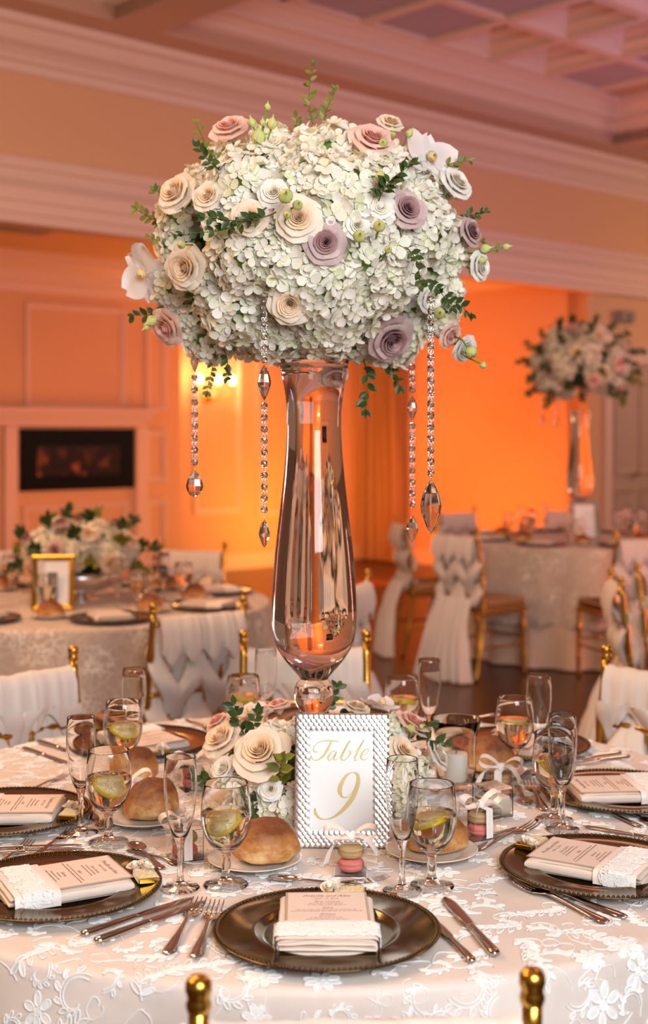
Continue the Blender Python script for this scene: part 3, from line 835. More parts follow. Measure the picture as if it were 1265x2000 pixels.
for k in range(900):                       # loose cord meanders filling the ground between the motifs
    rho = math.sqrt(lr.random()) * (TR + .25)
    th = lr.uniform(-PI, PI)
    if rho < .2 or (rho > TR - .02 and math.sin(th) > .25):
        continue
    X, Y, a_ = rho * math.cos(th), rho * math.sin(th), lr.uniform(0, 6)
    P3, N3, x, y = [], [], X, Y
    for i in range(14):
        a_ += lr.uniform(-.2, .9)
        x, y = x + .0065 * math.cos(a_), y + .0065 * math.sin(a_)
        r_, t_ = math.hypot(x, y), math.atan2(y, x)
        P3.append(Vector(cloth_pt(r_, t_, 0.6, .0006)))
        N3.append(Vector((0, 0, 1)) if r_ < TR else Vector((math.cos(t_), math.sin(t_), .15)).normalized())
    lay_cord(lace, P3, N3, .0009, .0016, False)
put('lace_embroidery', lace.mesh('lace_embroidery', M['lacewhite']), cloth_main, None, 'raised white floral lace cords', None, None, 'stuff')

# ------------------------------------------------------------------ chairs
def post_pts(s, n=26):
    pts = []
    for i in range(n):
        z = .885 * i / (n - 1)
        y = -.035 + .075 * math.sin(min(1, z / .5) * PI / 2) if z < .5 else .040 - .045 * ((z - .5) / .385) ** 1.2
        pts.append((s * (.186 - .008 * z / .885), y, z))
    return pts
def ring_r(n, r, rings, length):
    out = []
    for i in range(n):
        q = length * i / (n - 1)
        out.append(r * (1.32 if any(abs(q - k) < length / (n - 1) * .6 for k in rings) else 1.0))
    return out
def bamboo(a, b, r, rings=(0.33, .66), n=19):
    pts = [Vector(a).lerp(Vector(b), i / (n - 1)) for i in range(n)]
    rr = [r * (1.3 if any(abs(i / (n - 1) - k) < .03 for k in rings) else 1) for i in range(n)]
    return MB().tube(pts, rr, 8)
def y_at(z):
    return .040 - .045 * max(0, (z - .5) / .385) ** 1.2
def chair_meshes():
    D = {}
    for s in (-1, 1):
        D['post', s] = MB().tube(post_pts(s), ring_r(26, .0110, (.16, .2, .42, .56, .70, .74), .885), 10).mesh('post', M['gold'])
        D['finial', s] = MB().lathe([(0, -.012), (.010, -.012), (.010, -.004), (.0125, -.002), (.0140, .005), (.0122, .010), (.0122, .014), (.0145, .020), (.0142, .028), (.010, .034), (0, .036)], 14,
                                    T(s * .178, -.004, .885)).mesh('finial', M['gold'])
        D['fleg', s] = bamboo((s * .19, .40, .43), (s * .19, .41, 0), .0135, (.3, .35, .7)).mesh('leg', M['gold'])
        D['sstr', s] = bamboo((s * .188, -.01, .20), (s * .19, .405, .20), .008).mesh('stretcher', M['gold'])
    for z in (.845, .715, .60, .50):
        D['rail', z] = bamboo((-.178, y_at(z), z), (.178, y_at(z), z), .0095, (.2, .4, .6, .8)).mesh('rail', M['gold'])
    for x in (-.10, -.035, .035, .10):
        D['spindle', x] = bamboo((x, y_at(.50), .50), (x, y_at(.715), .715), .0065, (.3, .5, .7)).mesh('spindle', M['gold'])
    D['fstr'] = bamboo((-.19, .405, .24), (.19, .405, .24), .008).mesh('stretcher', M['gold'])
    D['frame'] = MB().box(-.205, .205, .01, .425, .405, .435, c=.008).mesh('seat_frame', M['gold'], False)
    D['cushion'] = MB().box(-.20, .20, .045, .425, .435, .485, c=.018).mesh('cushion', M['cushion'])
    # sash: a fold over the top rail, five plaited bands, a tail flowing to the floor
    rows = []
    for (y, z) in ((.030, .735), (.036, .755), (.038, .785), (.034, .83), (.020, .860), (0, .868), (-.022, .858), (-.036, .82), (-.042, .78), (-.040, .75), (-.034, .73)):
        row = []
        for i in range(81):
            x = -.166 + .332 * i / 80
            w = noise.noise(Vector((x * 26, z * 2.2, 2.1 if y > 0 else 7.7)))
            w2 = noise.noise(Vector((x * 75, z * 3, 4.4 if y > 0 else 9.1)))
            p = .013 * w + .006 * w2
            up = max(0, 1 - abs(z - .868) / .03)
            dz = .020 * math.cos(x / .083 * 2 * PI) if z < .76 else 0
            row.append((x, y + (p if y > .02 else (-p if y < -.02 else 0)), z + .007 * w * up + dz))
        rows.append(row)
    D['sash_fold'] = MB().grid(rows).mesh('sash_fold', M['chiffon'])
    bands = []
    for k in range(8):
        xc, sg = -.1245 + .083 * (k // 2), (1 if k % 2 else -1)
        mir = -1 if (k // 2) % 2 else 1
        rws = []
        for i in range(29):
            t = i / 28
            z = .775 - .325 * t
            a = t * 2.05 * PI + .35
            px_, py_ = xc + mir * sg * .034 * math.sin(a), y_at(max(.5, z)) - .004 - sg * .030 * math.cos(a)
            rd = .038 * (.86 + .18 * abs(math.cos(a)))
            sec = []
            for q in range(22):
                an = 2 * PI * q / 22
                lobe = 1 + .10 * math.cos(5 * an + k + i * .08) + .07 * math.cos(9 * an + 2 * k)
                sec.append((px_ + rd * lobe * math.cos(an), py_ + rd * .46 * lobe * math.sin(an), z))
            rws.append(sec)
        bands.append(MB().grid(rws, True).mesh('sash_band', M['chiffon']))
    D['bands'] = bands
    rows = []
    for k in range(13):
        t = k / 12
        z = .50 - .485 * t
        row = []
        for i in range(73):
            q = i / 72 * 2 - 1
            w = (.135 + .085 * t ** 1.3)
            pl = (.010 + .022 * t) * math.sin(q * 21 + 2 * noise.noise(Vector((q * 3, t * 2, 5)))) + .012 * noise.noise(Vector((q * 8, t * 3, 1)))
            row.append((q * w, -.050 - .10 * t - .03 * math.sin(t * PI) + pl + .03 * q * q, z))
        rows.append(row)
    D['tail'] = MB().grid(rows).mesh('sash_tail', M['chiffon'])
    return D
def chair(loc, facing, label, group, full=True):
    D = cached('chair', chair_meshes)
    c = thing('banquet_chair', label, 'chair', T(loc[0], loc[1], 0) @ RZ(facing - PI / 2), group)
    for s in (-1, 1):
        p = put('back_leg', D['post', s], c)
        put('finial', D['finial', s], p)
        put('front_leg', D['fleg', s], c)
        put('stretcher', D['sstr', s], c)
    for z in (.845, .715, .60, .50):
        put('back_rail', D['rail', z], c)
    for x in (-.10, -.035, .035, .10):
        put('spindle', D['spindle', x], c)
    put('stretcher', D['fstr'], c)
    put('seat_frame', D['frame'], c)
    put('cushion', D['cushion'], c)
    sa = put('sash', D['sash_fold'], c, label='white chiffon sash plaited through the chair back')
    for b in D['bands']:
        put('sash_band', b, sa)
    put('sash_tail', D['tail'], sa)
    return c
def face(loc, target):
    return math.atan2(target.y - loc[1], target.x - loc[0])
g0, g1, g2, g3 = 'chairs at the foreground table', 'chairs at the left table', 'chairs at the far right table', 'chairs of the table beyond the right edge'
for loc, tgt, lab, gr, tw in (
    ((0.045, 1.42), CT, 'gold chiavari chair whose two finials poke up at the bottom edge', g0, 0),
    ((-0.055, 3.86), CT, 'gold chiavari chair with draped sash directly behind the tall vase', g0, 0),
    ((-0.80, 3.45), CT, 'gold chair with white sash cut off by the left edge, behind dark charger', g0, 0),
    ((0.88, 3.46), CT, 'gold chair with white plaited sash at the right edge, behind the glasses', g0, 0),
    ((-0.43, 4.58), LT, 'gold chair with boldly plaited white sash left of the vase', g1, 0.1),
    ((0.13, 5.42), LT, 'gold chair with pointed white drape peeking out right of the vase', g1, 0),
    ((-0.69, 7.02), LT, 'blurred sash-backed chair beyond the left table, under the wall panels', g1, 0),
    ((-1.78, 6.95), LT, 'blurred sash-backed chair at the left edge, behind the low flowers', g1, 0),
    ((0.52, 8.95), RT, 'leftmost gold chair of the far right table, side on before the curtain', g2, 0),
    ((0.80, 8.05), RT, 'gold chair with long white drape at the far right table, nearest the vase', g2, -.12),
    ((1.86, 7.78), RT, 'gold chair with white drape in front of the far table number', g2, .25),
    ((1.93, 10.5), RT, 'chair back seen beyond the second vase stem', g2, 0),
    ((1.02, 10.25), RT, 'chair back beyond the far table, right of the large pendant', g2, 0),
    ((1.20, 5.45), Vector((2.6, 5.3, 0)), 'gold chair with lilac-tinted sash, side on near the right edge', g3, 0),
    ((1.47, 5.98), Vector((2.6, 5.3, 0)), 'gold chair at the right edge behind the lilac-tinted sash chair', g3, 0),
):
    chair(loc, face(loc, tgt) + tw, lab, gr)
# ------------------------------------------------------------------ lettering
def text_raw(s, size, shear=0.0):
    cu = bpy.data.curves.new('lettering', 'FONT')
    cu.body, cu.size, cu.shear, cu.align_x = s, size, shear, 'CENTER'
    cu.resolution_u = 2
    ob = bpy.data.objects.new('lettering', cu)
    COL.objects.link(ob)
    dg = bpy.context.evaluated_depsgraph_get()
    me = bpy.data.meshes.new_from_object(ob.evaluated_get(dg))
    vs_, fs_ = [tuple(v.co) for v in me.vertices], [tuple(p.vertices) for p in me.polygons]
    bpy.data.objects.remove(ob)
    bpy.data.curves.remove(cu)
    bpy.data.meshes.remove(me)
    return vs_, fs_
def catmull(P, n=8):
    out = []
    for i in range(len(P) - 1):
        a, b, c, d = P[max(i - 1, 0)], P[i], P[i + 1], P[min(i + 2, len(P) - 1)]
        for k in range(n):
            t = k / n
            out.append(tuple(.5 * (2 * b[j] + (c[j] - a[j]) * t + (2 * a[j] - 5 * b[j] + 4 * c[j] - d[j]) * t * t + (3 * b[j] - a[j] - 3 * c[j] + d[j]) * t ** 3) for j in range(len(b))))
    out.append(tuple(P[-1]))
    return out
def pen_stroke(mb, P, conv):
    Q = catmull(P)
    rows = []
    for i, (x, y, w) in enumerate(Q):
        a, b = Q[min(i + 1, len(Q) - 1)], Q[max(i - 1, 0)]
        dx, dy = a[0] - b[0], a[1] - b[1]
        l = math.hypot(dx, dy) or 1
        w = max(w, 1.2)
        rows.append([conv(x - dy / l * w, y + dx / l * w), conv(x + dy / l * w, y - dx / l * w)])
    mb.grid(rows)

# ------------------------------------------------------------------ tableware meshes
def charger_meshes():
    prof = [(0, .004), (.090, .004), (.097, .006), (.103, .0115), (.107, .0125), (.111, .0115), (.150, .0135), (.1565, .0150), (.162, .0160), (.165, .0160), (.1655, .0148), (.160, .0125), (.112, .0085), (.100, .002), (.09, .001), (0, .001)]
    a = MB().lathe(prof, 96).mesh('plate', M['bronze'])
    b = MB()
    for k in range(132):
        t = 2 * PI * k / 132
        b.lathe([(0, .0025), (.0022, .001), (.0030, 0), (.0018, -.002)], 6, T(.1590 * math.cos(t), .1590 * math.sin(t), .0163))
    return a, b.mesh('beaded_rim', M['bronze'])
GOB_O = [(0, 0), (.036, 0), (.0365, .0015), (.034, .0035), (.020, .006), (.0095, .010), (.0068, .018), (.0066, .026), (.0086, .034), (.0070, .044), (.0085, .052), (.016, .0585), (.026, .067), (.0345, .081), (.0400, .099), (.0412, .114), (.0392, .140), (.0362, .164), (.0356, .1656)]
GOB_I = [(.0355, .1650), (.0385, .140), (.0405, .114), (.0392, .099), (.0336, .082), (.0248, .0690), (.014, .0625), (0, .0608)]
WAT = [(0, .0614), (.0137, .0630), (.0244, .0696), (.0331, .0826), (.0388, .0994), (.0401, .114), (.0400, .1165), (.0395, .1180), (0, .1180)]
FLU_O = [(0, 0), (.031, 0), (.0315, .0015), (.029, .003), (.015, .0055), (.0065, .011), (.0048, .022), (.0045, .045), (.0052, .066), (.0085, .078), (.0145, .090), (.0205, .110), (.0250, .135), (.0268, .160), (.0265, .185), (.0250, .2105), (.0245, .212)]
FLU_I = [(.0244, .2112), (.0259, .185), (.0262, .160), (.0244, .135), (.0198, .1105), (.0136, .0915), (.007, .0835), (0, .082)]
def lemon_meshes():
    n = 24
    a, b = MB(), MB()
    a.lathe([(.0215, -.003), (.0240, -.0028), (.0248, 0), (.0240, .0028), (.0215, .003), (.0215, -.003)], n)
    b.lathe([(0, -.0026), (.0213, -.0028), (.0213, .0028), (0, .0026)], n)
    c = MB()
    for k in range(9):
        t = 2 * PI * k / 9
        c.tube([(.002 * math.cos(t), .002 * math.sin(t), .0027), (.020 * math.cos(t), .020 * math.sin(t), .0029)], .0006, 4)
    return a.mesh('rind', M['rind']), b.mesh('pulp', M['pulp']), c.mesh('membrane', M['creamfill'])
def plate_mesh():
    prof = [(0, .004), (.046, .004), (.052, .006), (.058, .0095), (.064, .0105), (.066, .0118), (.069, .0118), (.071, .0130), (.074, .0130), (.0765, .0145), (.0795, .0150), (.080, .0138), (.060, .0075), (.050, .002), (.046, 0), (0, 0)]
    return MB().lathe(prof, 64).mesh('bread_plate', M['china'])
def roll_mesh(seed):
    rows = []
    for i in range(19):
        ph = -PI / 2 + PI * i / 18
        row = []
        for j in range(36):
            th = 2 * PI * j / 36
            d = Vector((math.cos(ph) * math.cos(th), math.cos(ph) * math.sin(th), math.sin(ph)))
            k = 1 + .13 * noise.noise(d * 1.7 + Vector((seed * 7.1, 0, 0))) + .02 * noise.noise(d * 6 + Vector((0, seed, 0)))
            x, y, z = d.x * .058 * k, d.y * .047 * k, d.z * k
            z = z ** .82 * .050 if z > 0 else z * .016
            ridge = math.exp(-((y + .008 + .1 * x) / .010) ** 2) * (.004 if z > 0 else 0) - math.exp(-((y + .022) / .006) ** 2) * (.004 if z > 0 else 0)
            row.append((x, y, z + .016 + ridge * d.z))
        rows.append(row)
    return MB().grid(rows, True).mesh('bread_roll', M['crust'])
def macaron_meshes(kind):
    top = MB().lathe([(0, .0215), (.010, .0212), (.017, .0195), (.0205, .0165), (.0215, .0135), (.0205, .0128), (0, .0128)], 28)
    foot = [(.0215, .0128), (.0222, .0118), (.0210, .0106), (0, .0106)]
    top.lathe(foot, 28)
    bot = MB().lathe([(0, 0), (.010, .0003), (.017, .0015), (.0205, .0045), (.0215, .0072), (.0222, .0082), (.0210, .0092), (0, .0092)], 28)
    fil = MB().lathe([(0, .0090), (.0192, .0090), (.0203, .0099), (.0192, .0108), (0, .0108)], 24)
    m = M[kind]
    return top.mesh('shell', m), bot.mesh('shell', m), fil.mesh('filling', M['creamfill'])
def box_mesh():
    s, h, t = .027, .053, .0008
    a = MB().box(-s, s, -s, s, 0, h)
    b = MB().box(-s + t, s - t, -s + t, s - t, t, h - t)
    a.add(b.v, [f[::-1] for f in b.f])
    return a.mesh('clear_case', M['acrylic'], False)
def strip(mb, path, wid, wdir):
    w = Vector(wdir).normalized() * wid
    rows = []
    for p in path:
        p = Vector(p)
        rows.append([p - w, p + w])
    mb.grid(rows)
def bow_meshes(front_tail):
    lp = MB()
    for s in (-1, 1):
        path = [(0, 0, .002), (s * .010, -.002, .012), (s * .022, -.003, .018), (s * .031, -.003, .015), (s * .032, -.002, .007), (s * .024, 0, .001), (s * .010, .001, .001), (0, 0, .003)]
        strip(lp, catmull(path, 5), .0058, (.15 * s, 1, .25))
    tl = MB()
    strip(tl, catmull([(0, -.002, .003), (-.012, -.012, .004), (-.024, -.022, -.006), (-.030, -.027, -.022)], 6), .006, (.6, .8, .2))
    strip(tl, catmull([(0, .002, .003), (.014, -.006, .006), (.026, -.014, -.002), (.033, -.020, -.012)], 6), .0055, (.2, 1, .3))
    kn = MB().lathe([(0, -.005), (.005, -.004), (.0062, 0), (.005, .005), (0, .006)], 12, T(0, -.001, .003) @ SC(1.1, .9, 1))
    bd = MB()
    s, h = .0274, .053
    if front_tail:
        strip(bd, [(0, s, .004), (0, s, h + .0005), (0, 0, h + .001), (0, -s, h + .0005), (0, -s - .001, .002)], .0075, (1, 0, 0))
    else:
        strip(bd, [(-s, 0, .004), (-s, 0, h + .0005), (0, 0, h + .001), (s, 0, h + .0005), (s, 0, .004)], .0045, (0, 1, 0))
    return lp.mesh('loop', M['ribbon']), tl.mesh('tail', M['ribbon']), kn.mesh('knot', M['ribbon']), bd.mesh('band', M['ribbon'])
def letters_mesh():
    v, f = text_raw('MACARON', .0075)
    return MB().add(v, f, T(.0025, -.0288, .027) @ RX(PI / 2) @ RZ(PI / 2)).mesh('ribbon_print', M['lacewhite'], False)

# cutlery: tip towards +y, handle end at y = 0
def bar_sections(st, n=8):
    rows = []
    for y, hw, z, th in st:
        rows.append([(hw * math.cos(2 * PI * k / n), y, z + th * math.sin(2 * PI * k / n)) for k in range(n)])
    return MB().grid(rows, True)
HANDLE = [(0, .001, .003, .0008), (.003, .0075, .003, .0018), (.012, .0100, .0032, .0021), (.030, .0092, .0036, .0020), (.060, .0060, .0048, .0020), (.090, .0040, .0062, .0020), (.110, .0036, .0068, .0022), (.125, .0042, .0064, .0020)]
def fork_meshes():
    h = bar_sections(HANDLE + [(.131, .0075, .0056, .0014), (.136, .0002, .0054, .0008)])
    t = bar_sections([(.124, .0040, .0064, .0018), (.132, .0095, .0050, .0012), (.142, .0122, .0036, .0010), (.150, .0124, .0030, .0010), (.153, .0122, .0030, .0008)])
    for k in range(4):
        x = -.0105 + .007 * k
        t.tube([(x, .150, .0030), (x * .98, .168, .0034), (x * .94, .186, .0052), (x * .92, .199, .0085)], [.0019, .0017, .0015, .0007], 6, None, True, .6, (0, 0, 1))
    return h.mesh('handle', M['steel']), t.mesh('tines', M['steel'])
def spoon_meshes():
    h = bar_sections(HANDLE + [(.133, .0050, .0050, .0014)])
    rows, n = [], 14
    for i in range(7):
        q = i / 6
        rows.append([(.0195 * q * math.cos(2 * PI * k / n), .163 + .033 * q * math.sin(2 * PI * k / n), .0012 + .0065 * q * q) for k in range(n)])
    for i in range(6, -1, -1):
        q = i / 6
        rows.append([(.0185 * q * math.cos(2 * PI * k / n), .163 + .032 * q * math.sin(2 * PI * k / n), .0025 + .0058 * q * q) for k in range(n)])
    return h.mesh('handle', M['steel']), MB().grid(rows, True).mesh('bowl', M['steel'])
def knife_meshes():
    h = bar_sections([(0, .001, .0055, .001), (.002, .0075, .0055, .0045), (.010, .0090, .0055, .0054), (.040, .0085, .0055, .0050), (.080, .0068, .0055, .0044), (.104, .0060, .0055, .0042), (.108, .0075, .0055, .0036), (.111, .0050, .0055, .0018)])
    b = bar_sections([(.108, .0062, .0055, .0014), (.120, .0098, .0052, .0012), (.170, .0105, .0048, .0010), (.205, .0102, .0044, .0009), (.222, .0075, .0042, .0008), (.232, .0020, .0040, .0006)])
    return h.mesh('handle', M['steel']), b.mesh('blade', M['steel'])
CUT = {'fork': (fork_meshes, 'tines', .199), 'spoon': (spoon_meshes, 'bowl', .196), 'knife': (knife_meshes, 'blade', .232)}
def cutlery(kind, tip, end, label, group, z=TZ + .0022, lim=(.80, 1.08)):
    fn, head, L = CUT[kind]
    h, b = cached(kind, fn)
    p0, p1 = onz(*end, z), onz(*tip, z)
    d = p1 - p0
    s = max(lim[0], min(lim[1], d.length / L))
    mid = (p0 + p1) / 2
    a = math.atan2(d.y, d.x) - PI / 2
    base = mid - d.normalized() * (L * s / 2)
    t = thing({'fork': 'dinner_fork', 'spoon': 'dessert_spoon', 'knife': 'table_knife'}[kind], label, kind, T(base.x, base.y, z) @ RZ(a) @ SC(s), group)
    put('handle', h, t)
    put(head, b, t)
    return t

# folded napkin with satin and lace band; local +y points to the table centre
def napkin_meshes():
    D = {}
    layers = []
    for k in range(3):
        z0, th = .001 + .0070 * k, .0037
        y0, y1 = -.093 + (.002, .0, .003, .001)[k], .098 - (.001, .004, .002, 0)[k]
        x0, x1 = -.0665 - (.001, 0, .002, .001)[k], .0665 + (0, .002, .001, 0)[k]
        rows = []
        for i in range(15):
            x = x0 + (x1 - x0) * i / 14
            sec = []
            for q in range(20):
                a = 2 * PI * q / 20
                cy, cz = math.cos(a), math.sin(a)
                yy = (y0 + y1) / 2 + (y1 - y0) / 2 * (1 if cy > 0 else -1) * abs(cy) ** .30
                zz = z0 + th + th * (1 if cz > 0 else -1) * abs(cz) ** .8
                e = min(i, 14 - i) / 2.0
                sq = 1 - max(0, 1 - e) * .55
                zz = z0 + th + (zz - z0 - th) * sq + .0022 * noise.noise(Vector((x * 26, yy * 14, k * 3)))
                sec.append((x, yy, zz))
            rows.append(sec)
        mb = MB().grid(rows, True)
        layers.append(mb.mesh('fold', M['napkin']))
    rows = []                         # outer fold wrapping the stack, its long sides one soft roll
    for i in range(22):
        t = i / 21
        y = -.080 + .186 * t
        sh = 1 - .5 * max(0, (t - .94) / .06) ** 2
        sec = []
        for q in range(28):
            an = 2 * PI * q / 28
            cx, cz = math.cos(an), math.sin(an)
            nz = noise.noise(Vector((cx * 3, y * 24, cz * 2)))
            sec.append(((.0705 + .0012 * nz) * (1 if cx > 0 else -1) * abs(cx) ** .35, y, .0118 + (.0112 + .0010 * nz) * sh * (1 if cz > 0 else -1) * abs(cz) ** .55))
        rows.append(sec)
    wr_ = MB().grid(rows, True)
    wr_.f.append(tuple(range(28))[::-1])
    wr_.f.append(tuple(range(21 * 28, 22 * 28)))
    layers.append(wr_.mesh('outer_fold', M['napkin'], True, 50))
    D['folds'] = layers
    rows = []
    for y, dz in ((-.030, 0), (-.026, .0008), (-.018, .001), (-.012, .0008), (-.009, 0)):
        pass
    bd = MB()
    sec = [(-.0715, .0005), (-.0735, .010), (-.0715, .0215), (-.066, .0243), (0, .0248), (.066, .0243), (.0715, .0215), (.0735, .010), (.0715, .0005)]
    rows = [[(x, y, z + (.0005 if 0 < k < 4 else 0)) for x, z in sec] for k, y in enumerate((-.084, -.055, -.030, -.014, -.0125))]
    bd.grid(rows)
    D['band'] = bd.mesh('satin_band', M['ribbon'])
    lc = MB()
    r2 = random.Random(3)
    def srf(s, y):                    # s runs across the band, over the top and down both sides
        half = .070
        if abs(s) < half:
            return Vector((s, y, .0256)), Vector((0, 0, 1))
        e = abs(s) - half
        sg = 1 if s > 0 else -1
        return Vector((sg * .0742, y, max(.002, .0240 - e))), Vector((sg, 0, 0))
    for k in range(150):
        s0, y0 = r2.uniform(-.090, .090), r2.uniform(-.068, -.030)
        kind = r2.choice(('a', 'b', 'c'))
        rr = r2.uniform(.005, .0105)
        if kind == 'a':
            L = [ell_loop(s0, y0, rr, rr * .7, r2.uniform(0, 3), 10), ell_loop(s0, y0, rr * .55, rr * .4, 0, 8)]
        elif kind == 'b':
            L = [ell_loop(s0 + rr * .6 * math.cos(q * 1.257), y0 + rr * .6 * math.sin(q * 1.257), rr * .5, rr * .3, q * 1.257, 8) for q in range(5)]
        else:
            L = [[(s0 + rr * (.3 + t) * math.cos(5 * t + k), y0 + rr * (.3 + t) * math.sin(5 * t + k)) for t in (i / 12 for i in range(13))]]
        for P in L:
            pr = [srf(*p) for p in P]
            lay_cord(lc, [p[0] for p in pr], [p[1] for p in pr], .0008, .0014, kind != 'c')
            if kind == 'b':
                lay_fill(lc, [p[0] for p in pr], [p[1] for p in pr], .001)
    for e in (-.070, -.027):
        P = [srf(-.088 + .176 * i / 60, e + .0022 * math.sin(i * 1.3)) for i in range(61)]
        lay_cord(lc, [p[0] for p in P], [p[1] for p in P], .0012, .0018, False)
    for k in range(30):
        p, n = srf(r2.uniform(-.08, .08), r2.uniform(-.066, -.032))
        lc.lathe([(0, .0012), (.001, .0006), (.0012, 0)], 6, T(p + n * .001) @ zto(n))
    D['lace'] = lc.mesh('lace_trim', M['lacewhite'])
    return D
def menu_meshes():
    back = MB().box(-.0615, .0615, -.060, .1045, 0, .0011, c=.0003).mesh('backing', M['cardback'], False)
    pan = MB().box(-.0580, .0580, -.060, .1010, .0011, .0017, c=.0002).mesh('panel', M['card'], False)
    t = MB()
    def line(s, y, size, shear=0):
        v, f = text_raw(s, size, shear)
        t.add(v, f, T(0, y, .0019))
    line('Priscilla and Alex', .0825, .0105, .45)
    line('MAY 14, 2016', .0720, .0062)
    line('First Course', .0590, .0075, .45)
    line('Salad', .0335, .0075, .45)
    line('Entrees', .0075, .0075, .45)
    r3 = random.Random(8)
    for y, w in ((.0530, .052), (.0465, .058), (.0275, .090), (.0215, .106), (.0010, .024), (-.0055, .050), (-.012, .062)):
        x = -w / 2
        while x < w / 2 - .002:                 # print too small to read: rows of word-long flecks
            q = min(r3.uniform(.003, .009), w / 2 - x)
            n = max(1, int(q / .0013))
            for i in range(n):
                h = r3.uniform(.0014, .0024)
                t.box(x + i * q / n, x + (i + .55) * q / n, y, y + h, .0018, .0019)
            x += q + .0012
    return back, pan, t.mesh('printed_text', M['ink'], False)
def favor_meshes():
    bar = MB().box(-.031, .031, -.0165, .0165, 0, .0085, c=.0012).mesh('gold_bar', M['foil'], False)
    r4 = random.Random(5)
    bd = MB().box(-.012, .0285, -.0172, .0172, -.0002, .0092, c=.0012)
    for k in range(26):
        P = [Vector((p[0], p[1], .0096)) for p in ell_loop(r4.uniform(-.008, .025), r4.uniform(-.012, .012), r4.uniform(.003, .006), r4.uniform(.002, .004), r4.uniform(0, 3), 8)]
        lay_cord(bd, P, [Vector((0, 0, 1))] * 8, .0007, .0012, True)
    rib = MB().box(-.0165, -.0115, -.0174, .0174, -.0002, .0098, c=.001)
    pearl = MB().lathe([(0, -.003), (.0021, -.0021), (.003, 0), (.0021, .0021), (0, .003)], 10)
    return bar, bd.mesh('lace_wrap', M['ecru']), rib.mesh('ribbon', M['ribbon'], False), pearl.mesh('pearl', M['pearl'])
def rosette_mesh():
    mb = MB()
    for ring, (r, h, n) in enumerate(((.0035, .007, 2), (.0062, .0065, 3), (.0095, .0045, 4))):
        for k in range(n):
            a0 = 2 * PI * k / n + ring * .7
            rows = []
            for i in range(5):
                q = i / 4
                rows.append([(r * (.55 + .5 * q ** 1.3 + .05 * u) * math.cos(a0 + u * 2.3 / max(1.6, n * .62)), r * (.55 + .5 * q ** 1.3 + .05 * u) * math.sin(a0 + u * 2.3 / max(1.6, n * .62)), h * q * (1 - .25 * u * u)) for u in (-1, -.5, 0, .5, 1)])
            mb.grid(rows)
    return mb.mesh('rosette', M['rosette'])

WHERE = {
    'F': 'at the setting nearest the camera', 'LF': 'at the left foreground setting', 'L': 'at the left edge, behind the left foreground setting',
    'LB': 'at the back left setting', 'B': 'at the setting behind the tall vase', 'RB': 'at the back right setting',
    'R': 'at the right edge, behind the right foreground setting', 'RF': 'at the right foreground setting'}
CH = {'F': (638, 1811), 'LF': (112, 1728), 'L': (8, 1584), 'LB': (276, 1447), 'B': (645, 1404), 'RB': (1012, 1450), 'R': (1216, 1544), 'RF': (1170, 1689)}
SPIN = {'F': -.03, 'LF': -.42, 'L': -.15, 'LB': -.1, 'B': 0, 'RB': .3, 'R': .0, 'RF': .16}
def place_setting(key, P, target, where, full=True, spin=0.0, group_tag='foreground table', fav=True):
    ang = math.atan2(target.y - P.y, target.x - P.x) - PI / 2 + spin
    L0 = T(P.x, P.y, TZ + .0015) @ RZ(ang)
    pl, bd = cached('charger', charger_meshes)
    c = thing('charger_plate', 'dark antique gold charger plate ' + where, 'plate', L0, 'charger plates on the ' + group_tag)
    put('plate', pl, c)
    put('beaded_rim', bd, c, None, None, None, None, 'stuff')
    D = cached('napkin', napkin_meshes)
    n = thing('folded_napkin', 'folded champagne napkin with lace band ' + where, 'napkin', L0 @ T(0, -.002, .0045), 'napkins on the ' + group_tag)
    for f in D['folds']:
        put('fold', f, n)
    put('satin_band', D['band'], n)
    if full:
        put('lace_trim', D['lace'], n, None, 'white corded lace trim', None, None, 'stuff')
    bk, pn, tx = cached('menu', menu_meshes)
    m = thing('menu_card', 'blush menu card tucked in the napkin ' + where, 'card', L0 @ T(.001, .0005, .0272) @ RZ(.015), 'menu cards on the ' + group_tag)
    put('backing', bk, m)
    put('panel', pn, m)
    if full:
        put('printed_text', tx, m)
    if fav:
        br, bd2, rb, pe = cached('favor', favor_meshes)
        ro = cached('rosette', rosette_mesh)
        fm = L0 @ T(.030 if key == 'F' else .035, .134, .0145) @ RZ(-.12) @ RX(-.03)
        f = thing('chocolate_favor', 'gold-wrapped chocolate with lace and ribbon roses ' + where, 'favor', fm, 'wrapped chocolates on the ' + group_tag)
        put('gold_bar', br, f)
        put('lace_wrap', bd2, f)
        put('ribbon', rb, f)
        for k, (x, y, a) in enumerate(((-.017, .004, -.5), (-.024, -.010, .5))):
            q = put('rosette', ro, f, T(x, y, .009) @ RX(a * .6) @ RZ(a) @ SC(1.5))
            put('pearl', pe, q, T(0, 0, .006))
    return L0
for k, (px, py) in CH.items():
    place_setting(k, onz(px, py, TZ + .015), CT, WHERE[k], True, SPIN[k], fav=True)

